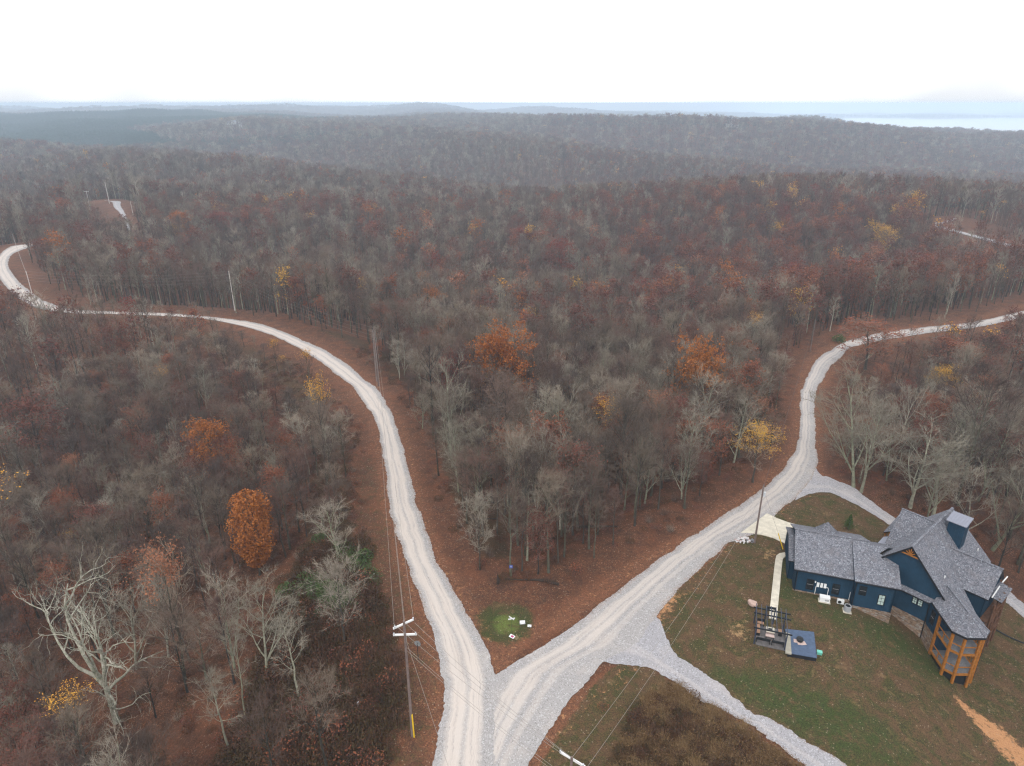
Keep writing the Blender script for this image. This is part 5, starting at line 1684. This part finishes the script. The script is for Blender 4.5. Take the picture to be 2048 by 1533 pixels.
# rear timber deck seen past the porch
for zf in (0.0, -3.0):
    mb = MB(); mb.prism([HM(4.7, 7.95, zf), HM(10.2, 7.95, zf), HM(10.2, 9.1, zf), HM(4.7, 9.1, zf)], (0, 0, -.14)); mb.build("deck", TIMBER_DK, house)
for a_ in (4.8, 6.5, 8.3, 10.1):
    w = HM(a_, 9.0, 0); g0 = float(height(HX + w.x, HY + w.y))
    mb = MB(); mb.beam(HM(a_, 9.0, g0 - .3), HM(a_, 9.0, 2.8), .22, .22); mb.build("deck_post", TIMBER_DK, house)
for zf in (0.0, -3.0):
    mb = MB(); mb.beam(HM(4.8, 9.0, zf + 1.0), HM(10.1, 9.0, zf + 1.0), .09, .1)
    for k in range(12):
        mb.beam(HM(4.9 + k * .46, 9.0, zf), HM(4.9 + k * .46, 9.0, zf + 1.0), .05, .05)
    mb.build("railing", TIMBER_DK, house)
roof([HM(6.0, 7.9, 2.95), HM(10.2, 7.9, 2.95), HM(10.2, 9.4, 2.7), HM(6.0, 9.4, 2.7)], th=.1)
for (p0, p1) in (((5.9, 8.32, 2.9), (7.6, 8.45, 3.9)), ((8.1, 8.5, 4.2), (9.6, 8.6, 4.4))):
    mb = MB(); mb.beam(HM(*p0), HM(*p1), .12, .12); mb.build("white_gutter", WHITE, house)

# ------------------------------------------------------------------ around the house
# concrete apron
mb = MB()
def gpt(x, y, dz):
    return (x, y, float(height(x, y)) + dz)
def slab(name, poly, lift, depth, mat, **kw):
    mb = MB(); mb.prism([gpt(x, y, lift) for x, y in poly], (0, 0, -depth)); return mb.build(name, mat, None, **kw)
slab("concrete_drive", [(34.5, 86.7), (40.3, 92.0), (41.4, 90.6), (42.7, 89.5), (45.0, 88.3), (47.5, 87.4), (46.5, 83.5), (41.5, 81.7), (40.0, 84.3), (38.9, 85.5), (37.6, 86.2), (36.2, 86.6)], .10, .25, CONC, kind="structure")
# curved walk: slabs as parts
walk = root("garden_walk", (34, 72, 0), "pale concrete slab walk curving from the house end down to the pergola patio", "path")
wp = [(40.0, 81.2), (39.3, 81.35), (38.7, 81.2), (38.2, 80.75), (37.85, 80.05), (37.5, 79.25), (37.1, 78.35), (36.72, 77.45), (36.36, 76.6), (36.0, 75.75), (35.64, 74.9), (35.28, 74.05), (34.92, 73.2), (34.55, 72.35), (34.2, 71.5), (33.83, 70.65), (33.48, 69.8), (33.12, 68.95), (32.76, 68.1)]
for i in range(len(wp) - 1):
    a = Vector(wp[i]); b = Vector(wp[i + 1])
    d0 = (Vector(wp[min(i + 1, len(wp) - 1)]) - Vector(wp[max(i - 1, 0)])).normalized(); d1 = (Vector(wp[min(i + 2, len(wp) - 1)]) - a).normalized()
    w0 = Vector((-d0.y, d0.x)) * .47; w1 = Vector((-d1.y, d1.x)) * .47
    b2 = b + (a - b).normalized() * .03
    mb = MB(); mb.prism([(q.x - 34, q.y - 72, .10) for q in (a - w0, b2 - w1, b2 + w1, a + w0)], (0, 0, -.2)); mb.build("slab", CONC, walk)

DA = math.atan2(AD[1], AD[0])
def loc_root(name, s, t, label, cat, z=None):
    w = HA(s, t, 0); x, y = HX + w.x, HY + w.y
    return root(name, (x, y, float(height(x, y)) if z is None else z), label, cat, None, DA)

gen = loc_root("generator", 4.1, -1.35, "white standby generator on a pad under the wall meters", "generator")
mb = MB(); mb.box(0, 0, .04, 1.45, .85, .1); mb.build("pad", CONC, gen)
mb = MB(); mb.box(0, 0, .42, 1.2, .62, .64); mb.build("housing", WHITE, gen)
mb = MB(); mb.prism([(-.63, -.34, .75), (.63, -.34, .75), (.63, .34, .80), (-.63, .34, .80)], (0, 0, -.05)); mb.build("lid", WHITE, gen)
mb = MB()
for k in range(4):
    mb.box(.25, -.316, .3 + k * .07, .5, .02, .03)
mb.build("louvre", DECKM, gen)
ms = loc_root("mini_split_unit", 6.05, -1.1, "small white heat-pump unit with a dark fan, left of the round condenser", "air conditioner")
mb = MB(); mb.box(0, 0, .36, .82, .32, .6); mb.build("housing", WHITE, ms)
mb = MB(); mb.tube([(-.12, -.17, .36), (-.12, -.19, .36)], .22, 16); mb.build("fan_grille", BLACKM, ms)
mb = MB(); mb.box(-.3, 0, .03, .08, .34, .06); mb.box(.3, 0, .03, .08, .34, .06); mb.build("foot", BLACKM, ms)
cd_ = loc_root("condenser_unit", 6.75, -2.25, "round grey air-conditioning condenser with an open top grille beside the house corner", "air conditioner")
mb = MB(); mb.box(0, 0, .04, 1.0, 1.0, .08); mb.build("pad", CONC, cd_)
CG = M("condenser_grey", (.38, .39, .41), .5, .15, 5)
mb = MB(); mb.tube([(0, 0, .08), (0, 0, .82)], .40, 20); mb.build("body", CG, cd_)
mb = MB()
for k in range(24):
    a = k * math.pi / 12; mb.box(math.cos(a) * .415, math.sin(a) * .415, .45, .03, .02, .72, a)
mb.build("fin", CG, cd_, kind="stuff")
mb = MB(); mb.tube([(0, 0, .83), (0, 0, .85)], .30, 18); mb.build("fan", BLACKM, cd_)
ring = MB()
for k in range(20):
    a = k * math.pi / 10; b = (k + 1) * math.pi / 10
    ring.beam((math.cos(a) * .37, math.sin(a) * .37, .86), (math.cos(b) * .37, math.sin(b) * .37, .86), .09, .07)
ring.build("top_ring", CG, cd_)

# ---- pergola patio: origin at the back-left corner of the pergola
pp = (30.15, 67.45)
pat = root("patio_deck", (pp[0], pp[1], 0), "low blue-grey boarded deck with a pale concrete strip beside the pergola", "deck", None, DA)
PATB = M("blue_grey_boards", (.085, .125, .205), .6, .3, 3.0)
GRT = M("grey_pavers", (.16, .15, .15), .85, .3, 3.0)
SKIRT = M("dark_skirt", (.012, .014, .018), .7)
STRIP = M('grey_beige_concrete', (.36, .34, .28), .9, .0, 1.2, color2=(.27, .25, .205))
# deck boards (local x along the house wing, y away from camera)
mb = MB(); mb.prism([(3.52, -.35, .42), (6.85, .1, .42), (6.85, -4.35, .42), (3.75, -4.55, .42)][::-1], (0, 0, -.9)); mb.build("skirt", SKIRT, pat)
nb = 27
for k in range(nb):
    x0 = 4.16 + k * (6.92 - 4.16) / nb; x1 = x0 + (6.92 - 4.16) / nb - .012
    mb = MB(); mb.prism([(x0, -4.55 + .06 * (x0 - 4), .48), (x1, -4.55 + .06 * (x1 - 4), .48), (x1, -.38 + .16 * (x1 - 4), .48), (x0, -.38 + .16 * (x0 - 4), .48)], (0, 0, -.05)); mb.build("board", PATB, pat)
mb = MB(); mb.prism([(3.48, -4.55, .47), (4.15, -4.55, .47), (4.15, -1.1, .47), (3.66, -1.0, .47)], (0, 0, -.2)); mb.build("concrete_strip", STRIP, pat)
mb = MB(); mb.prism([(3.66, -1.0, .468), (4.15, -1.1, .468), (4.15, -.36, .468), (3.6, -.42, .468)], (0, 0, -.05)); mb.build("corner_board", PATB, pat)
# paved floor under the pergola
for i in range(5):
    for j in range(6):
        mb = MB(); mb.box(.2 + i * .69 + .345, -.35 - j * .58 - .29, .06, .67, .56, .12); mb.build("paver", GRT, pat)

perg = root("pergola", (pp[0], pp[1], 0), "open black metal pergola frame over the fire-table seating", "pergola", None, DA)
POSTB = M("slate_blue_metal", (.035, .045, .075), .45)
H_ = 2.35
for (x, y) in ((.02, .0), (3.45, .0), (.02, -3.7), (3.45, -3.7), (1.25, .55), (2.25, .55)):
    mb = MB(); mb.box(x, y, H_ / 2, .13, .13, H_); mb.build("post", POSTB, perg)
for y in (.0, -1.0, -3.7):
    mb = MB(); mb.box(1.85, y, H_ + .06, 4.3, .10, .16); mb.build("beam", BLACKM, perg)
mb = MB(); mb.box(1.75, .55, H_ + .02, 1.15, .12, .3); mb.build("arch_beam", BLACKM, perg)
for x in (.02, .62, 1.2, 1.75, 2.3, 2.88, 3.45):
    mb = MB(); mb.box(x, -1.55, H_ + .19, .07, 4.4, .09); mb.build("rafter", POSTB, perg)
mb = MB(); mb.beam((1.25, .55, H_ - .1), (2.0, .0, H_ - .1), .08, .1); mb.beam((.02, 0, 1.1), (.02, -3.7, 1.1), .06, .08); mb.beam((3.45, 0, 1.1), (3.45, -3.7, 1.1), .06, .08); mb.build("brace", BLACKM, perg)
TANW = M("tan_bench_wood", (.40, .235, .15), .75, .3, 3)


def bench(x, y, L, rz, label, n=2):
    w = Matrix.Rotation(DA, 3, 'Z') @ Vector((x, y, 0))
    o = root("bench", (pp[0] + w.x, pp[1] + w.y, .12), label, "bench", "benches under the pergola", DA + rz)
    for k in range(n):
        mb = MB(); mb.box(-L / 2 + L / n * (k + .5), 0, .44, L / n - .05, .42, .07); mb.build("seat", TANW, o)
    mb = MB(); mb.box(0, .25, .66, L, .05, .38); mb.build("backrest", BLACKM, o)
    for sx in (-1, 1):
        mb = MB(); mb.box(sx * (L / 2 - .06), 0, .2, .07, .42, .4); mb.build("leg", BLACKM, o)


bench(1.0, -3.25, 1.6, math.pi, "tan bench at the front left under the pergola")
bench(2.65, -3.25, 1.4, math.pi, "tan bench at the front right under the pergola", 3)
bench(.45, -1.5, 1.6, math.pi / 2, "tan bench along the left side under the pergola")
bench(3.0, -1.2, .8, -math.pi / 2, "short tan bench at the right side under the pergola", 1)
bench(.75, -.35, .8, 0, "short tan bench at the back left under the pergola", 1)
w = Matrix.Rotation(DA, 3, 'Z') @ Vector((1.85, -1.4, 0))
ft = root("fire_table", (pp[0] + w.x, pp[1] + w.y, .12), "square pale fire table with a black centre under the pergola", "fire pit", None, DA)
PINK = M("pale_pink_stone", (.55, .42, .38), .7, .15, 4)
mb = MB(); mb.box(0, 0, .25, .85, .85, .5); mb.build("base", PINK, ft)
mb = MB(); mb.box(0, 0, .52, .95, .95, .05); mb.build("table_top", CONC, ft)
mb = MB(); mb.box(0, 0, .56, .5, .5, .04); mb.build("burner", BLACKM, ft)
w = Matrix.Rotation(DA, 3, 'Z') @ Vector((1.8, -2.35, 0))
st = root("serving_bench", (pp[0] + w.x, pp[1] + w.y, .12), "low pinkish bench in front of the square fire table", "bench", None, DA)
mb = MB(); mb.box(0, 0, .42, 1.0, .42, .08); mb.build("seat", PINK, st)
for sx in (-1, 1):
    mb = MB(); mb.box(sx * .42, 0, .2, .08, .36, .4); mb.build("leg", BLACKM, st)
w = Matrix.Rotation(DA, 3, 'Z') @ Vector((5.15, -2.15, 0))
fp = root("fire_bowl", (pp[0] + w.x, pp[1] + w.y, .48), "round black covered fire bowl on pale flat stones on the blue deck", "fire pit", None, DA)
for k, (x, y, sx, sy) in enumerate(((-.42, -.1, .5, .55), (.02, -.42, .55, .4), (.42, -.22, .5, .55))):
    mb = MB(); mb.box(x, y, .03 + .002 * k, sx, sy, .06, .2 * k); mb.build("stone", PINK, fp)
mb = MB(); mb.tube([(0, 0, .06), (0, 0, .12), (0, 0, .38), (0, 0, .48), (0, 0, .56)], [.2, .36, .42, .36, .06], 18); mb.build("bowl", BLACKM, fp, smooth=False)
w = Matrix.Rotation(DA, 3, 'Z') @ Vector((7.35, -2.9, 0))
x, y = pp[0] + w.x, pp[1] + w.y
MINT = M("mint_green_plastic", (.16, .50, .40), .5, .15, 4)
gb = root("utility_box", (x, y, float(height(x, y))), "small mint-green utility box on the lawn right of the blue deck", "utility box", None, DA)
mb = MB(); mb.box(0, 0, .16, .55, .42, .32); mb.build("body", MINT, gb)
mb = MB(); mb.box(0, 0, .34, .6, .46, .04); mb.build("lid", MINT, gb)

# boulder on the lawn, stone pile by the apron
def rock(name, x, y, r, mat, label=None, cat=None, parent=None, seed=0, dz=0, **kw):
    bm = bmesh.new(); bmesh.ops.create_icosphere(bm, subdivisions=2, radius=r)
    rr = random.Random(seed)
    ph = [rr.random() * 6 for _ in range(6)]
    for v in bm.verts:
        c = v.co.normalized()
        k = 1 + .22 * math.sin(3 * c.x + ph[0]) * math.cos(2.5 * c.y + ph[1]) + .13 * math.sin(5 * c.z + ph[2])
        v.co = Vector((v.co.x * k, v.co.y * k * .8, v.co.z * k * .8))
    me = bpy.data.meshes.new(name); bm.to_mesh(me); bm.free()
    o = new_obj(name, me, parent, (mat,), **kw)
    o.location = (x, y, dz if parent else float(height(x, y)) + r * .45 + dz)
    o.rotation_euler = (0, 0, seed)
    if label:
        o["label"] = label; o["category"] = cat
    return o


BOUL = M("pinkish_boulder", (.48, .34, .29), .9, .3, 3, bump=.3, bscale=10)
rock("boulder", 31.03, 70.7, .62, BOUL, "pinkish boulder on the lawn left of the concrete walk", "boulder", seed=2)
RUB = [M("rubble_white", (.60, .58, .58), .9, .2, 6), M("rubble_grey", (.2, .2, .22), .9, .2, 6), M("rubble_pink", (.42, .30, .28), .9, .2, 6)]
pile = root("stone_pile", (34.45, 84.75, 0), "scattered pile of pale broken stones beside the gravel road and the concrete apron", "stone pile")
rr = random.Random(3)
for i in range(60):
    a = rr.random() * 6.28; q = math.sqrt(rr.random())
    rock("stone", math.cos(a) * q * 1.5, math.sin(a) * q * .75, rr.uniform(.09, .2), RUB[(0, 0, 1, 0, 2)[i % 5]], parent=pile, seed=i, dz=.1 + .1 * (1 - q))
# small conifer on the lawn behind the house
con = root("young_conifer", (51.5, 88.3, float(height(51.5, 88.3))), "small conical evergreen standing alone on the lawn behind the house", "tree")
cm = pine(3, H=2.6, R=.75, n=22, per=26)
cmats = {0: BARK_DARK, 1: BARK_DARK, 2: LEAF['green']}
new_obj("trunk", cm.mesh("conifer_trunk", cmats, {0}), con)
ct = TreeMesh(8)
for i in range(1500):
    u = ct.r.random() ** .8; a = ct.r.random() * 6.283; q = .75 * (1 - u) ** .8 * math.sqrt(ct.r.random())
    ct.leaf(Vector((math.cos(a) * q, math.sin(a) * q, .2 + 2.4 * u)), .15, 2)
new_obj("crown", ct.mesh("conifer_crown", cmats), con)
# black garden hose / drain line running off the right side
mb = MB(); hp = []
for k in range(14):
    x = 62.5 + k * .95; y = 75.2 - k * .62 + .25 * math.sin(k); hp.append((x, y, float(height(x, y)) + .12))
mb.tube(hp, .10, 6); mb.build("drain_pipe", BLACKM, None, label="long black drain pipe lying on the slope right of the porch tower", category="pipe")

# ------------------------------------------------------------------ power poles and lines
POLEM = M("creosoted_pole", (.20, .15, .135), .9, .35, 1.5)
POLEL = M("weathered_pole", (.58, .53, .50), .9, .2, 1.5)
ARMM = M("white_fibreglass_arm", (.74, .75, .74), .5, .05, 3)
INSUL = M("grey_insulator", (.5, .52, .54), .3)
YEL = M("yellow_guard", (.75, .50, .02), .5)
WIREM = M("aluminium_wire", (.26, .235, .21), .5)
WIRED = M("dark_wire", (.06, .055, .055), .6)


def pole(x, y, h, label, arms=(), r=.16, guard=False, mat=None, extra=None, group="wooden power poles along the roads"):
    z = float(height(x, y))
    o = root("power_pole", (x, y, z), label, "power pole", group)
    mb = MB(); mb.tube([(0, 0, -.4), (0, 0, h)], [r, r * .65], 10); mb.build("shaft", mat or POLEM, o)
    for (dz, L, az, off) in arms:
        c, s = math.cos(az), math.sin(az)
        mb = MB(); mb.beam((-c * L / 2 + off * -s, -s * L / 2 + off * c, h - dz), (c * L / 2 + off * -s, s * L / 2 + off * c, h - dz), .14, .16)
        a = mb.build("crossarm", ARMM, o)
        for k in (-1, 1):
            mb = MB(); mb.tube([(c * (L / 2 - .1) * k, s * (L / 2 - .1) * k, h - dz + .08), (c * (L / 2 - .1) * k, s * (L / 2 - .1) * k, h - dz + .34)], [.05, .07], 8); mb.build("insulator", INSUL, a)
    if guard:
        mb = MB(); mb.tube([(.18, -.1, 0), (.12, -.07, 3.1)], .075, 8); mb.build("yellow_guard", YEL, o)
    return o, z


poles = {}
poles[1] = pole(-10.19, 50.99, 14.9, "tall power pole with two white crossarms and a yellow guard at its foot",
                arms=((.45, 2.15, .62, .12), (1.75, 2.25, .05, .12)), guard=True)
poles[2] = pole(4.72, 38.7, 12.2, "power pole at the bottom edge, only its white crossarm and top in view", arms=((.35, 2.3, -.62, .12),))
poles[3] = pole(-30.65, 144.78, 14.0, "front one of the paired poles at the curve of the left road")
poles['3b'] = pole(-31.6, 147.5, 12.6, "shorter, rear one of the paired poles at the curve of the left road")
poles[4] = pole(-87, 207, 12.6, "pale power pole on the leafy bank behind the straight of the left road", mat=POLEL)
poles[5] = pole(-152.5, 211.5, 11.3, "pale leaning-looking power pole inside the bend at the far left", mat=POLEL)
poles[6] = pole(35.81, 84.33, 9.8, "dark power pole by the concrete apron of the house", r=.15)
mb = MB(); mb.tube([(.26, -.1, 8.0), (.26, -.1, 8.7)], .17, 10); mb.build("transformer", INSUL, poles[6][0])
poles[7] = pole(77.61, 167.55, 9.0, "power pole at the bend of the right gravel road, half hidden by trees", r=.10)
poles[8] = pole(-260, 452, 13.5, "distant pale pole standing right of the far bend's crossarm pole", mat=POLEL, r=.22)
poles[9] = pole(-272, 450, 9.5, "distant pole with a small crossarm beside the far piece of road", arms=((.4, 3, .2, .2),), mat=POLEL, r=.2)
poles[10] = pole(-219, 402, 8.0, "short distant pole right of the far piece of road", mat=POLEL, r=.2)
poles[11] = pole(-395, 590, 13, "far pole rising above the hazy trees at the left, lower one", mat=POLEL, r=.25)
poles[12] = pole(-545, 830, 16, "far pole rising above the hazy trees at the left, upper one", mat=POLEL, r=.3)
poles[13] = pole(-560, 950, 16, "faintest far pole in the haze at the left", mat=POLEL, r=.3)


def wire(name, a, b, sag, label, rad=.015, mat=None, group="power lines along the left road"):
    a = Vector(a); b = Vector(b); n = 16
    pts = [a.lerp(b, k / n) - Vector((0, 0, 4 * sag * (k / n) * (1 - k / n))) for k in range(n + 1)]
    mb = MB(); mb.tube(pts, rad, 4, cap=False)
    o = mb.build(name, mat or WIREM, None, label=label, category="wire", group=group)
    return o


def ptop(k, dx=0, dz=0, az=0.0):
    o, z = poles[k]
    h = max(c[2] for ch in o.children if ch.name.startswith('shaft') for c in [v.co for v in ch.data.vertices])
    return (o.location.x + math.cos(az) * dx, o.location.y + math.sin(az) * dx, z + h + dz)


for dx, dz, hz_ in ((-1.0, -.25, 0), (0, -.1, 0), (1.0, -.25, 0), (.15, -2.6, 0)):
    wire("power_line", ptop(1, dx, dz, .62), ptop(3, dx * .25, -.2 - abs(dz) * .8, .6), 1.4, "overhead wires climbing from the yellow-footed pole to the paired poles")
for dx, dz in ((-1.0, -.25), (0, -.1), (1.0, -.25), (0, -3.1), (0, -3.5)):
    wire("power_line", ptop(1, dx, dz, .05), ptop(2, dx, dz if dz > -1 else dz + .6, -.62), .5, "overhead wires crossing the road junction to the bottom-edge pole", .015)
for i, dz in enumerate((-.1, -1.1, -2.0, -3.0)):
    wire("power_line", ptop(3, .1 * i, dz, 0), ptop(4, 0, dz, 0), 1.6, "overhead wires from the paired poles up to the pole on the leafy bank", .012)
    wire("power_line", ptop(4, 0, dz, 0), ptop(5, 0, dz, 0), 1.5, "overhead wires between the two pale poles above the straight of the left road", .014)
    if i < 3:
        wire("power_line", ptop(5, 0, dz, 0), (-215, 296, 9 - i), 1.5, "overhead wires going off from the far left pole around the bend", .02)
wire("service_line", ptop(2, 0, -.1), ptop(6, 0, -.2), 1.2, "upper of the twin wires from the bottom-edge pole to the pole by the apron", .015, group=None)
wire("service_line", ptop(2, .9, -1.4, -.62), ptop(6, 0, -1.6), 1.6, "lower of the twin wires from the bottom-edge pole to the pole by the apron", .015, group=None)
wire("service_line", ptop(6, 0, -.2), ptop(7, 0, -.3), 1.6, "single wire following the right gravel road up to its bend", .018, WIRED, group=None)
wire("guy_wire", ptop(1, .1, -2.4), (-5.2, 44.8, .1), 0, "thin guy wire slanting down from the yellow-footed pole across the left road", .016, group=None)

# ------------------------------------------------------------------ signs
SIGNW = M("white_sign_face", (.72, .72, .74), .4, .05, 3)
SIGNB = M("bare_aluminium", (.20, .215, .22), .55, .2, 3)
SIGNBLUE = M("blue_sign", (.05, .09, .36), .5, .15, 8)
MAG = M("magenta_print", (.35, .03, .12), .5)
STRAW = M("straw", (.45, .35, .2), .9, .3, 8)


def zg(x, y):
    return float(height(x, y))


s = root("stop_sign", (-10.91, 61.4, zg(-10.91, 61.4)), "octagonal stop sign seen from its bare grey back, between the pole and the left road", "road sign", None, -.25)
mb = MB(); mb.box(0, 0, 1.25, .06, .05, 2.5); mb.build("post", BLACKM, s)
mb = MB(); mb.prism([(math.cos(math.pi / 8 + k * math.pi / 4) * .41, .05, 2.35 + math.sin(math.pi / 8 + k * math.pi / 4) * .41) for k in range(8)], (0, .012, 0)); mb.build("sign_plate", SIGNB, s)

s = root("yard_sign", (1.3, 66.8, zg(1.3, 66.8)), "white rectangular yard sign on the green patch, the left and larger of two", "yard sign", None, .1)
mb = MB(); mb.beam((-.22, 0, 0), (-.22, 0, .6), .03, .03); mb.beam((.22, 0, 0), (.22, 0, .6), .03, .03); mb.build("stake", BLACKM, s)
mb = MB(); mb.prism([(-.33, -.02, .42), (.33, -.02, .42), (.33, .18, .82), (-.33, .18, .82)], (0, .02, -.01)); mb.build("sign_plate", SIGNW, s)
mb = MB()
for k in range(3):
    mb.box(0.02 * k, .035 + .05 * k, .54 + .10 * k, .42 - .08 * k, .02, .02)
mb.build("faded_print", INSUL, s)
s = root("yard_sign", (2.15, 66.45, zg(2.15, 66.45)), "small white yard sign, right of the larger one on the green patch", "yard sign", None, -.1)
mb = MB(); mb.beam((0, 0, 0), (0, 0, .4), .03, .03); mb.build("stake", BLACKM, s)
mb = MB(); mb.prism([(-.24, -.02, .28), (.24, -.02, .28), (.24, .1, .56), (-.24, .1, .56)], (0, .02, -.01)); mb.build("sign_plate", SIGNW, s)
s = root("street_name_sign", (-.06, 65.7, zg(-.06, 65.7)), "crossed white street-name blades on a thin green post in the median", "street sign")
mb = MB(); mb.tube([(0, 0, 0), (0, 0, 2.25)], .028, 6); mb.build("post", LEAF['green'], s)
for az, dz in ((.25, 0), (-.75, .12)):
    mb = MB(); mb.beam((-math.cos(az) * .42, -math.sin(az) * .42, 2.2 + dz), (math.cos(az) * .42, math.sin(az) * .42, 2.2 + dz), .03, .17); mb.build("name_blade", SIGNW, s)
s = root("fallen_sign", (-.0, 65.0, zg(0, 65)), "white and magenta sign lying on the grass at the foot of the street-name post", "yard sign", None, -.5)
mb = MB(); mb.prism([(-.36, -.16, .10), (.30, -.22, .08), (.38, .14, .22), (-.28, .22, .24)], (0, 0, -.03)); mb.build("sign_plate", SIGNW, s)
mb = MB(); mb.prism([(-.14, -.10, .118), (.20, -.14, .110), (.24, .08, .196), (-.10, .12, .204)], (0, 0, .012)); mb.build("magenta_panel", MAG, s)
t = TreeMesh(4)
for k in range(260):
    a = t.r.random() * 6.28; q = .3 * math.sqrt(t.r.random())
    p0 = Vector((math.cos(a) * q, math.sin(a) * q, .02)); t.sliver(p0, p0 + Vector((t.r.gauss(0, .12), t.r.gauss(0, .12), t.r.uniform(.04, .2))), .02, 0)
o = new_obj("straw_heap", t.mesh("straw_heap", {0: STRAW}), None, (), label="small heap of straw beside the fallen magenta sign", category="straw"); o.location = (.55, 64.85, zg(.5, 65))
s = root("tree_sign", (-.14, 76.45, zg(0, 76.5)), "small blue sign nailed to a thin trunk at the front of the wedge", "sign")
mb = MB(); mb.box(0, 0, 1.75, .46, .03, .5); mb.build("sign_plate", SIGNBLUE, s)
mb = MB(); mb.box(0, -.018, 1.85, .3, .01, .06); mb.box(0.02, -.018, 1.7, .24, .01, .05); mb.build("pale_print", INSUL, s)
s = root("marker_sign", (-16.58, 54.72, zg(-16.58, 54.72)), "small white leaning marker alone in the dark brush left of the power pole", "marker", None, 1.0)
mb = MB(); mb.prism([(-.12, 0, .05), (.14, 0, .05), (.26, .05, .85), (.02, .05, .85)], (0, .02, 0)); mb.build("marker_plate", SIGNW, s)
s = root("marker_sign", (-18.9, 76.6, zg(-18.9, 76.6)), "tiny white marker at the edge of the clearing beside the blue-green shrub", "marker", None, .4)
mb = MB(); mb.prism([(-.1, 0, .1), (.12, 0, .1), (.12, .05, .4), (-.1, .05, .4)], (0, .02, 0)); mb.build("marker_plate", SIGNW, s)
# the yellow guy guard at the pole by the apron
mb = MB(); mb.tube([(39.4, 82.7, 0), (38.6, 83.3, 2.3)], .07, 8); mb.build("guy_guard", YEL, None, label="slanted yellow guy-wire guard between the concrete apron and the house end", category="guy guard")
wire("guy_wire", (38.6, 83.3, 2.3), ptop(6, 0, -.6), 0, "thin guy wire from the yellow guard up to the pole by the apron", .015, group=None)

# fallen logs and stump in the wedge
LOGM = M("dark_log", (.05, .036, .028), .95, .4, 3)


def log(x0, y0, x1, y1, r, label):
    n = 7; pts = []
    for k in range(n):
        f = k / (n - 1); x = x0 + (x1 - x0) * f; y = y0 + (y1 - y0) * f + .12 * math.sin(3 * f + x0)
        pts.append((x, y, zg(x, y) + r * .7 + .06 * math.sin(4 * f)))
    mb = MB(); mb.tube(pts, [r * (1 - .4 * k / (n - 1)) for k in range(n)], 8); mb.build("fallen_log", LOGM, None, label=label, category="log", group="fallen logs in the wedge")


log(6.3, 74.7, 1.8, 75.9, .20, "thick fallen log at the open tip of the wedge")
log(5.9, 75.3, 3.3, 75.8, .13, "thin log lying just behind the thick fallen log")
log(2.4, 75.9, -1.0, 76.0, .11, "thin broken pole lying left of the thick fallen log")
log(10.2, 90.4, 16.2, 88.6, .2, "fallen log deeper in the wedge, among the trunks to the right")
log(-2.2, 92, -5.4, 90.4, .13, "small fallen log in the left front of the wedge")
mb = MB(); mb.tube([(-1.89, 74.98, 0), (-1.86, 75.0, .9), (-1.95, 75.02, 1.7)], [.2, .15, .02], 7); mb.build("broken_stump", LOGM, None, label="pointed dark broken stump left of the fallen log", category="stump")

# far white houses in the haze
for (x, y, lab, parts) in ((-560, 1470, "cluster-like white farmhouse in the haze on the left slope", ((0, 0, 8, 6, 3.6), (12, 3, 6, 5, 2.8), (-10, -3, 5, 4, 2.4))),
                           (449, 1470, "white house near the skyline at the upper right", ((0, 0, 14, 9, 6), (-13, 2, 8, 6, 4)))):
    z = zg(x, y) + 11
    o = root("farmhouse", (x, y, z), lab, "house")
    for (cx, cy2, sx, sy, hh) in parts:
        mb = MB(); mb.box(cx, cy2, hh / 2 - 6, sx, sy, hh + 12); mb.build("wall", WHITE, o)
        mb = MB()
        rp = [(cx - sx * .55, cy2 - sy * .6, hh), (cx + sx * .55, cy2 - sy * .6, hh), (cx + sx * .55, cy2, hh + 2.2), (cx - sx * .55, cy2, hh + 2.2)]
        mb.prism(rp, (0, 0, -.3)); mb.prism([(cx - sx * .55, cy2, hh + 2.2), (cx + sx * .55, cy2, hh + 2.2), (cx + sx * .55, cy2 + sy * .6, hh), (cx - sx * .55, cy2 + sy * .6, hh)], (0, 0, -.3))
        mb.build("roof", CAPM, o)
        mb = MB(); mb.box(cx, cy2 - sy / 2 - .06, hh * .5, 1.6, .1, 1.8); mb.build("window", GLASS, o)

# ------------------------------------------------------------------ the hazy air
hz_m = bpy.data.materials.new("haze"); hz_m.use_nodes = True
hn = hz_m.node_tree.nodes; hn.clear()
ho = hn.new('ShaderNodeOutputMaterial'); hv = hn.new('ShaderNodeVolumePrincipled')
hv.inputs['Density'].default_value = HAZE_DENSITY
hv.inputs['Color'].default_value = (.70, .845, 1.0, 1)
hv.inputs['Anisotropy'].default_value = 0.2
hz_m.node_tree.links.new(hv.outputs[0], ho.inputs['Volume'])
mb = MB()
x0, x1, y0, y1, z0, z1 = -13500, 13500, -450, 13000, -90, 66
mb.add([(x0, y0, z0), (x1, y0, z0), (x1, y1, z0), (x0, y1, z0), (x0, y0, z1), (x1, y0, z1), (x1, y1, z1), (x0, y1, z1)],
       [(0, 3, 2, 1), (4, 5, 6, 7), (0, 1, 5, 4), (1, 2, 6, 5), (2, 3, 7, 6), (3, 0, 4, 7)])
mb.build("haze", hz_m, None, kind="stuff", label="pale blue autumn haze lying over the valley", category="haze")
